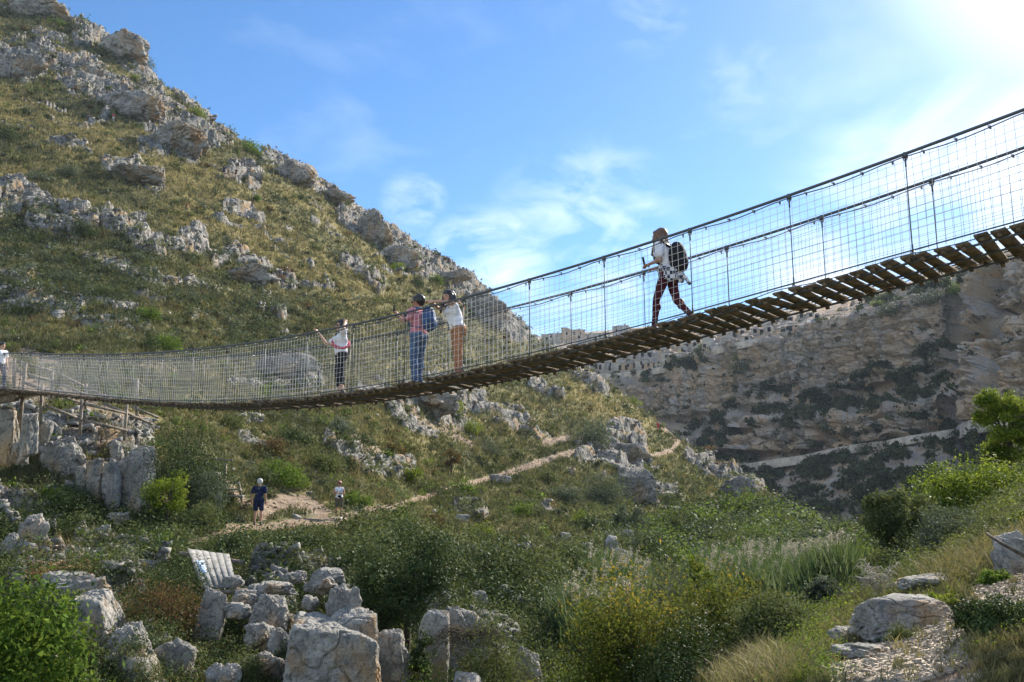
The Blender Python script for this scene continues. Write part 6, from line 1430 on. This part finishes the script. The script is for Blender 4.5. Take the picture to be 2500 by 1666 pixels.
# woman leaning on the rail
p_, s_w = bpos(1116, 903, .42)
def ex2(e, j, hp):
    T = Blob(); T.ball((.20, -.10, 1.0), 1, (.05, .12, .13)); T.ball((.21, -.1, .93), 1, (.055, .12, .08)); b_ = T.build('shoulder_bag', 'leather_orange', e, .012, 3, .01)
    T = Blob(); T.cone((.19, -.08, 1.12), (.0, -.13, 1.38), .010, .010, 6); T.cone((.0, -.13, 1.38), (-.10, .02, 1.46), .010, .010, 6); T.mb.build('strap', M['leather_orange'], b_, True)
hr_ = float(bz(RZ, s_w) - bz(DZ, s_w)) / (1.66 / 1.7)
LD = (-BN[0] * .86 + BE[0] * .5, -BN[1] * .86 + BE[1] * .5)
person('woman in white vest and tan trousers leaning both forearms on the bridge rail', p_, rzf(LD), dict(
    che=(0, .09, 1.27), nek=(0, .13, 1.42), hed=(.01, .17, 1.55), shoL=(-.17, .11, 1.38), shoR=(.17, .11, 1.38), wai=(0, .03, 1.10), elbR=(.34, .26, hr_ + .03), wriR=(.10, .42, hr_ + .07), elbL=(-.16, .36, hr_ + .05), wriL=(.06, .47, hr_ + .09),
    kneL=(-.14, .02, .50), ankL=(-.16, -.02, .09), toeL=(-.2, .12, .035), kneR=(.17, -.03, .50), ankR=(.19, -.08, .09), toeR=(.22, .07, .035)), 1.66, True, 'skin', ('cloth_white', 'none'), ('cloth_tan', 'long'), 'shoe_dark', ('hair_dark', 'long'), .55, .009, None, ex2)
# man in pink
p_, s_w = bpos(1020, 925, .50)
def ex3(e, j, hp):
    backpack('pack_blue', .15, .25, .115, 1.24)(e, j, hp)
    T = Blob(); T.cone(j['wriL'] + Vector((0, .07, .06)), j['wriL'] + Vector((.005, .075, .17)), .017, .017, 6); T.mb.build('phone', M['cloth_black'], e)
    T = Blob(); T.ball(hp(0, .10, .075), 1, (.07, .065, .010)); T.mb.build('cap_peak', M['cloth_white'], e)
person('man in pink shirt and jeans with blue backpack holding up a phone', p_, rzf((BE[0] * .95 - BN[0] * .15, BE[1] * .95 - BN[1] * .15)), dict(
    elbL=(-.27, .12, 1.17), wriL=(-.19, .32, 1.36), elbR=(.25, .10, 1.14), wriR=(.12, .30, 1.33), kneR=(.10, .04, .50), ankR=(.11, .05, .09), toeR=(.13, .20, .035)), 1.78, False, 'skin_tan', ('cloth_pink', 'short'), ('cloth_jeans', 'long'), 'shoe_pale', ('hair_dark', 'short'), .05, .009, None, ex3, True)
# woman with the raised hand
p_, s_w = bpos(830, 948, .45)
hr_ = float(bz(RZ, s_w) - bz(DZ, s_w)) / (1.62 / 1.7)
def ex4(e, j, hp):
    T = Blob()
    pts_ = [(.17, .03, 1.40), (.13, .15, 1.28), (.0, .18, 1.16), (-.13, .12, 1.08), (-.165, 0, 1.06), (-.1, -.14, 1.12), (.05, -.15, 1.25), (.15, -.07, 1.38), (.17, .03, 1.40)]
    for a, b_ in zip(pts_[:-1], pts_[1:]): T.cone(a, b_, .030, .030, 8)
    T.ball((-.12, .13, 1.09), .055, (1.2, .7, .8)); T.build('sash_bag', 'cloth_sash', e, .012, 3, .008)
person('woman in white top and black knee trousers with red sash bag holding the rail', p_, rzf((-BN[0] * .85 + BE[0] * .45, -BN[1] * .85 + BE[1] * .45)), dict(
    kneL=(-.19, .03, .50), ankL=(-.29, .0, .09), toeL=(-.36, .12, .035), kneR=(.14, .02, .50), ankR=(.18, -.02, .09), toeR=(.20, .13, .035), elbR=(.30, .24, 1.20), wriR=(.36, .42, hr_ + .05), elbL=(-.36, .04, 1.46), wriL=(-.17, -.02, 1.64)),
    1.62, True, 'skin', ('cloth_white', 'short'), ('cloth_black', 'capri'), 'shoe_dark', ('hair_dark', 'long'), .2, .009, None, ex4, True)
# visitor at the left end
p_, s_w = bpos(-5, 938, .6)
person('person in white shirt just stepping onto the bridge at the left edge', p_, rzf((.9, -.4)), dict(kneL=(-.1, .12, .52), ankL=(-.1, .16, .10), toeL=(-.1, .31, .05)), 1.66, True, 'skin', ('cloth_white', 'short'), ('cloth_navy', 'long'), 'shoe_dark', ('hair_dark', 'short'), 0, .014)
def gpos(u, v): return G(u, v)
def onground(u, v, D=None):
    q = G(u, v) if D is None else P(u, v, D); z = float(ground_z(q.x, q.y)[0]); return Vector((q.x, q.y, z))
# the two on the path
p_ = onground(629, 1284)
person('grey-haired man in navy shirt and shorts standing on the path with his back turned', p_, rzf((-.15, 1)), dict(elbL=(-.24, -.01, 1.12), wriL=(-.24, .06, .88)), 1.76, False, 'skin', ('cloth_navy', 'short'), ('cloth_navy', 'shorts'), 'shoe_dark', ('hair_grey', 'short'), .15, .012)
def ex7(e, j, hp):
    T = Blob(); T.ball((-.06, .15, 1.02), 1, (.085, .05, .055)); T.build('belt_bag', 'cloth_black', e, .012, 3)
    T = Blob(); T.cone((0, .30, 1.22), (.005, .32, 1.32), .016, .016, 6); T.mb.build('phone', M['cloth_black'], e)
p_ = onground(826, 1272)
person('red-haired woman in white vest and olive shorts with belt bag on the path', p_, rzf((-.1, -1)), dict(elbL=(-.23, .04, 1.13), wriL=(-.06, .22, 1.18), elbR=(.23, .04, 1.13), wriR=(.07, .23, 1.20)), 1.62, True, 'skin_tan', ('cloth_white', 'none'), ('cloth_olive', 'shorts'), 'shoe_pale', ('hair_red', 'short'), 0, .012, None, ex7, True)
for lab, u, v, H, top, lg, hr, rz_ in (('tiny hiker in dark clothes high on the left slope, left of the pale rocks', 213, 303, 1.7, 'cloth_black', 'cloth_navy', 'hair_dark', 2.0), ('tiny hiker in red top and white trousers under the big upper outcrop', 276, 298, 1.65, 'cloth_red', 'cloth_white', 'hair_red', 1.0),
        ('hiker in black shirt, the higher of the pair beside the dark ledge', 546, 432, 1.7, 'cloth_black', 'cloth_navy', 'hair_dark', .4), ('hiker in black, the lower of the pair beside the dark ledge', 575, 448, 1.75, 'cloth_black', 'cloth_black', 'hair_auburn', 2.6), ('lone walker in red on the distant path at the brink', 1607, 1052, 1.7, 'cloth_red', 'cloth_red', 'hair_dark', 0.2)):
    q = onground(u, v); person(lab, q, rz_, dict(kneL=(-.1, .10, .51), ankL=(-.1, .12, .09), toeL=(-.11, .27, .04)), H * 1.08, True, 'skin', (top, 'short'), (lg, 'shorts' if lg != 'cloth_white' else 'long'), 'shoe_dark', (hr, 'short'), 0, .02)
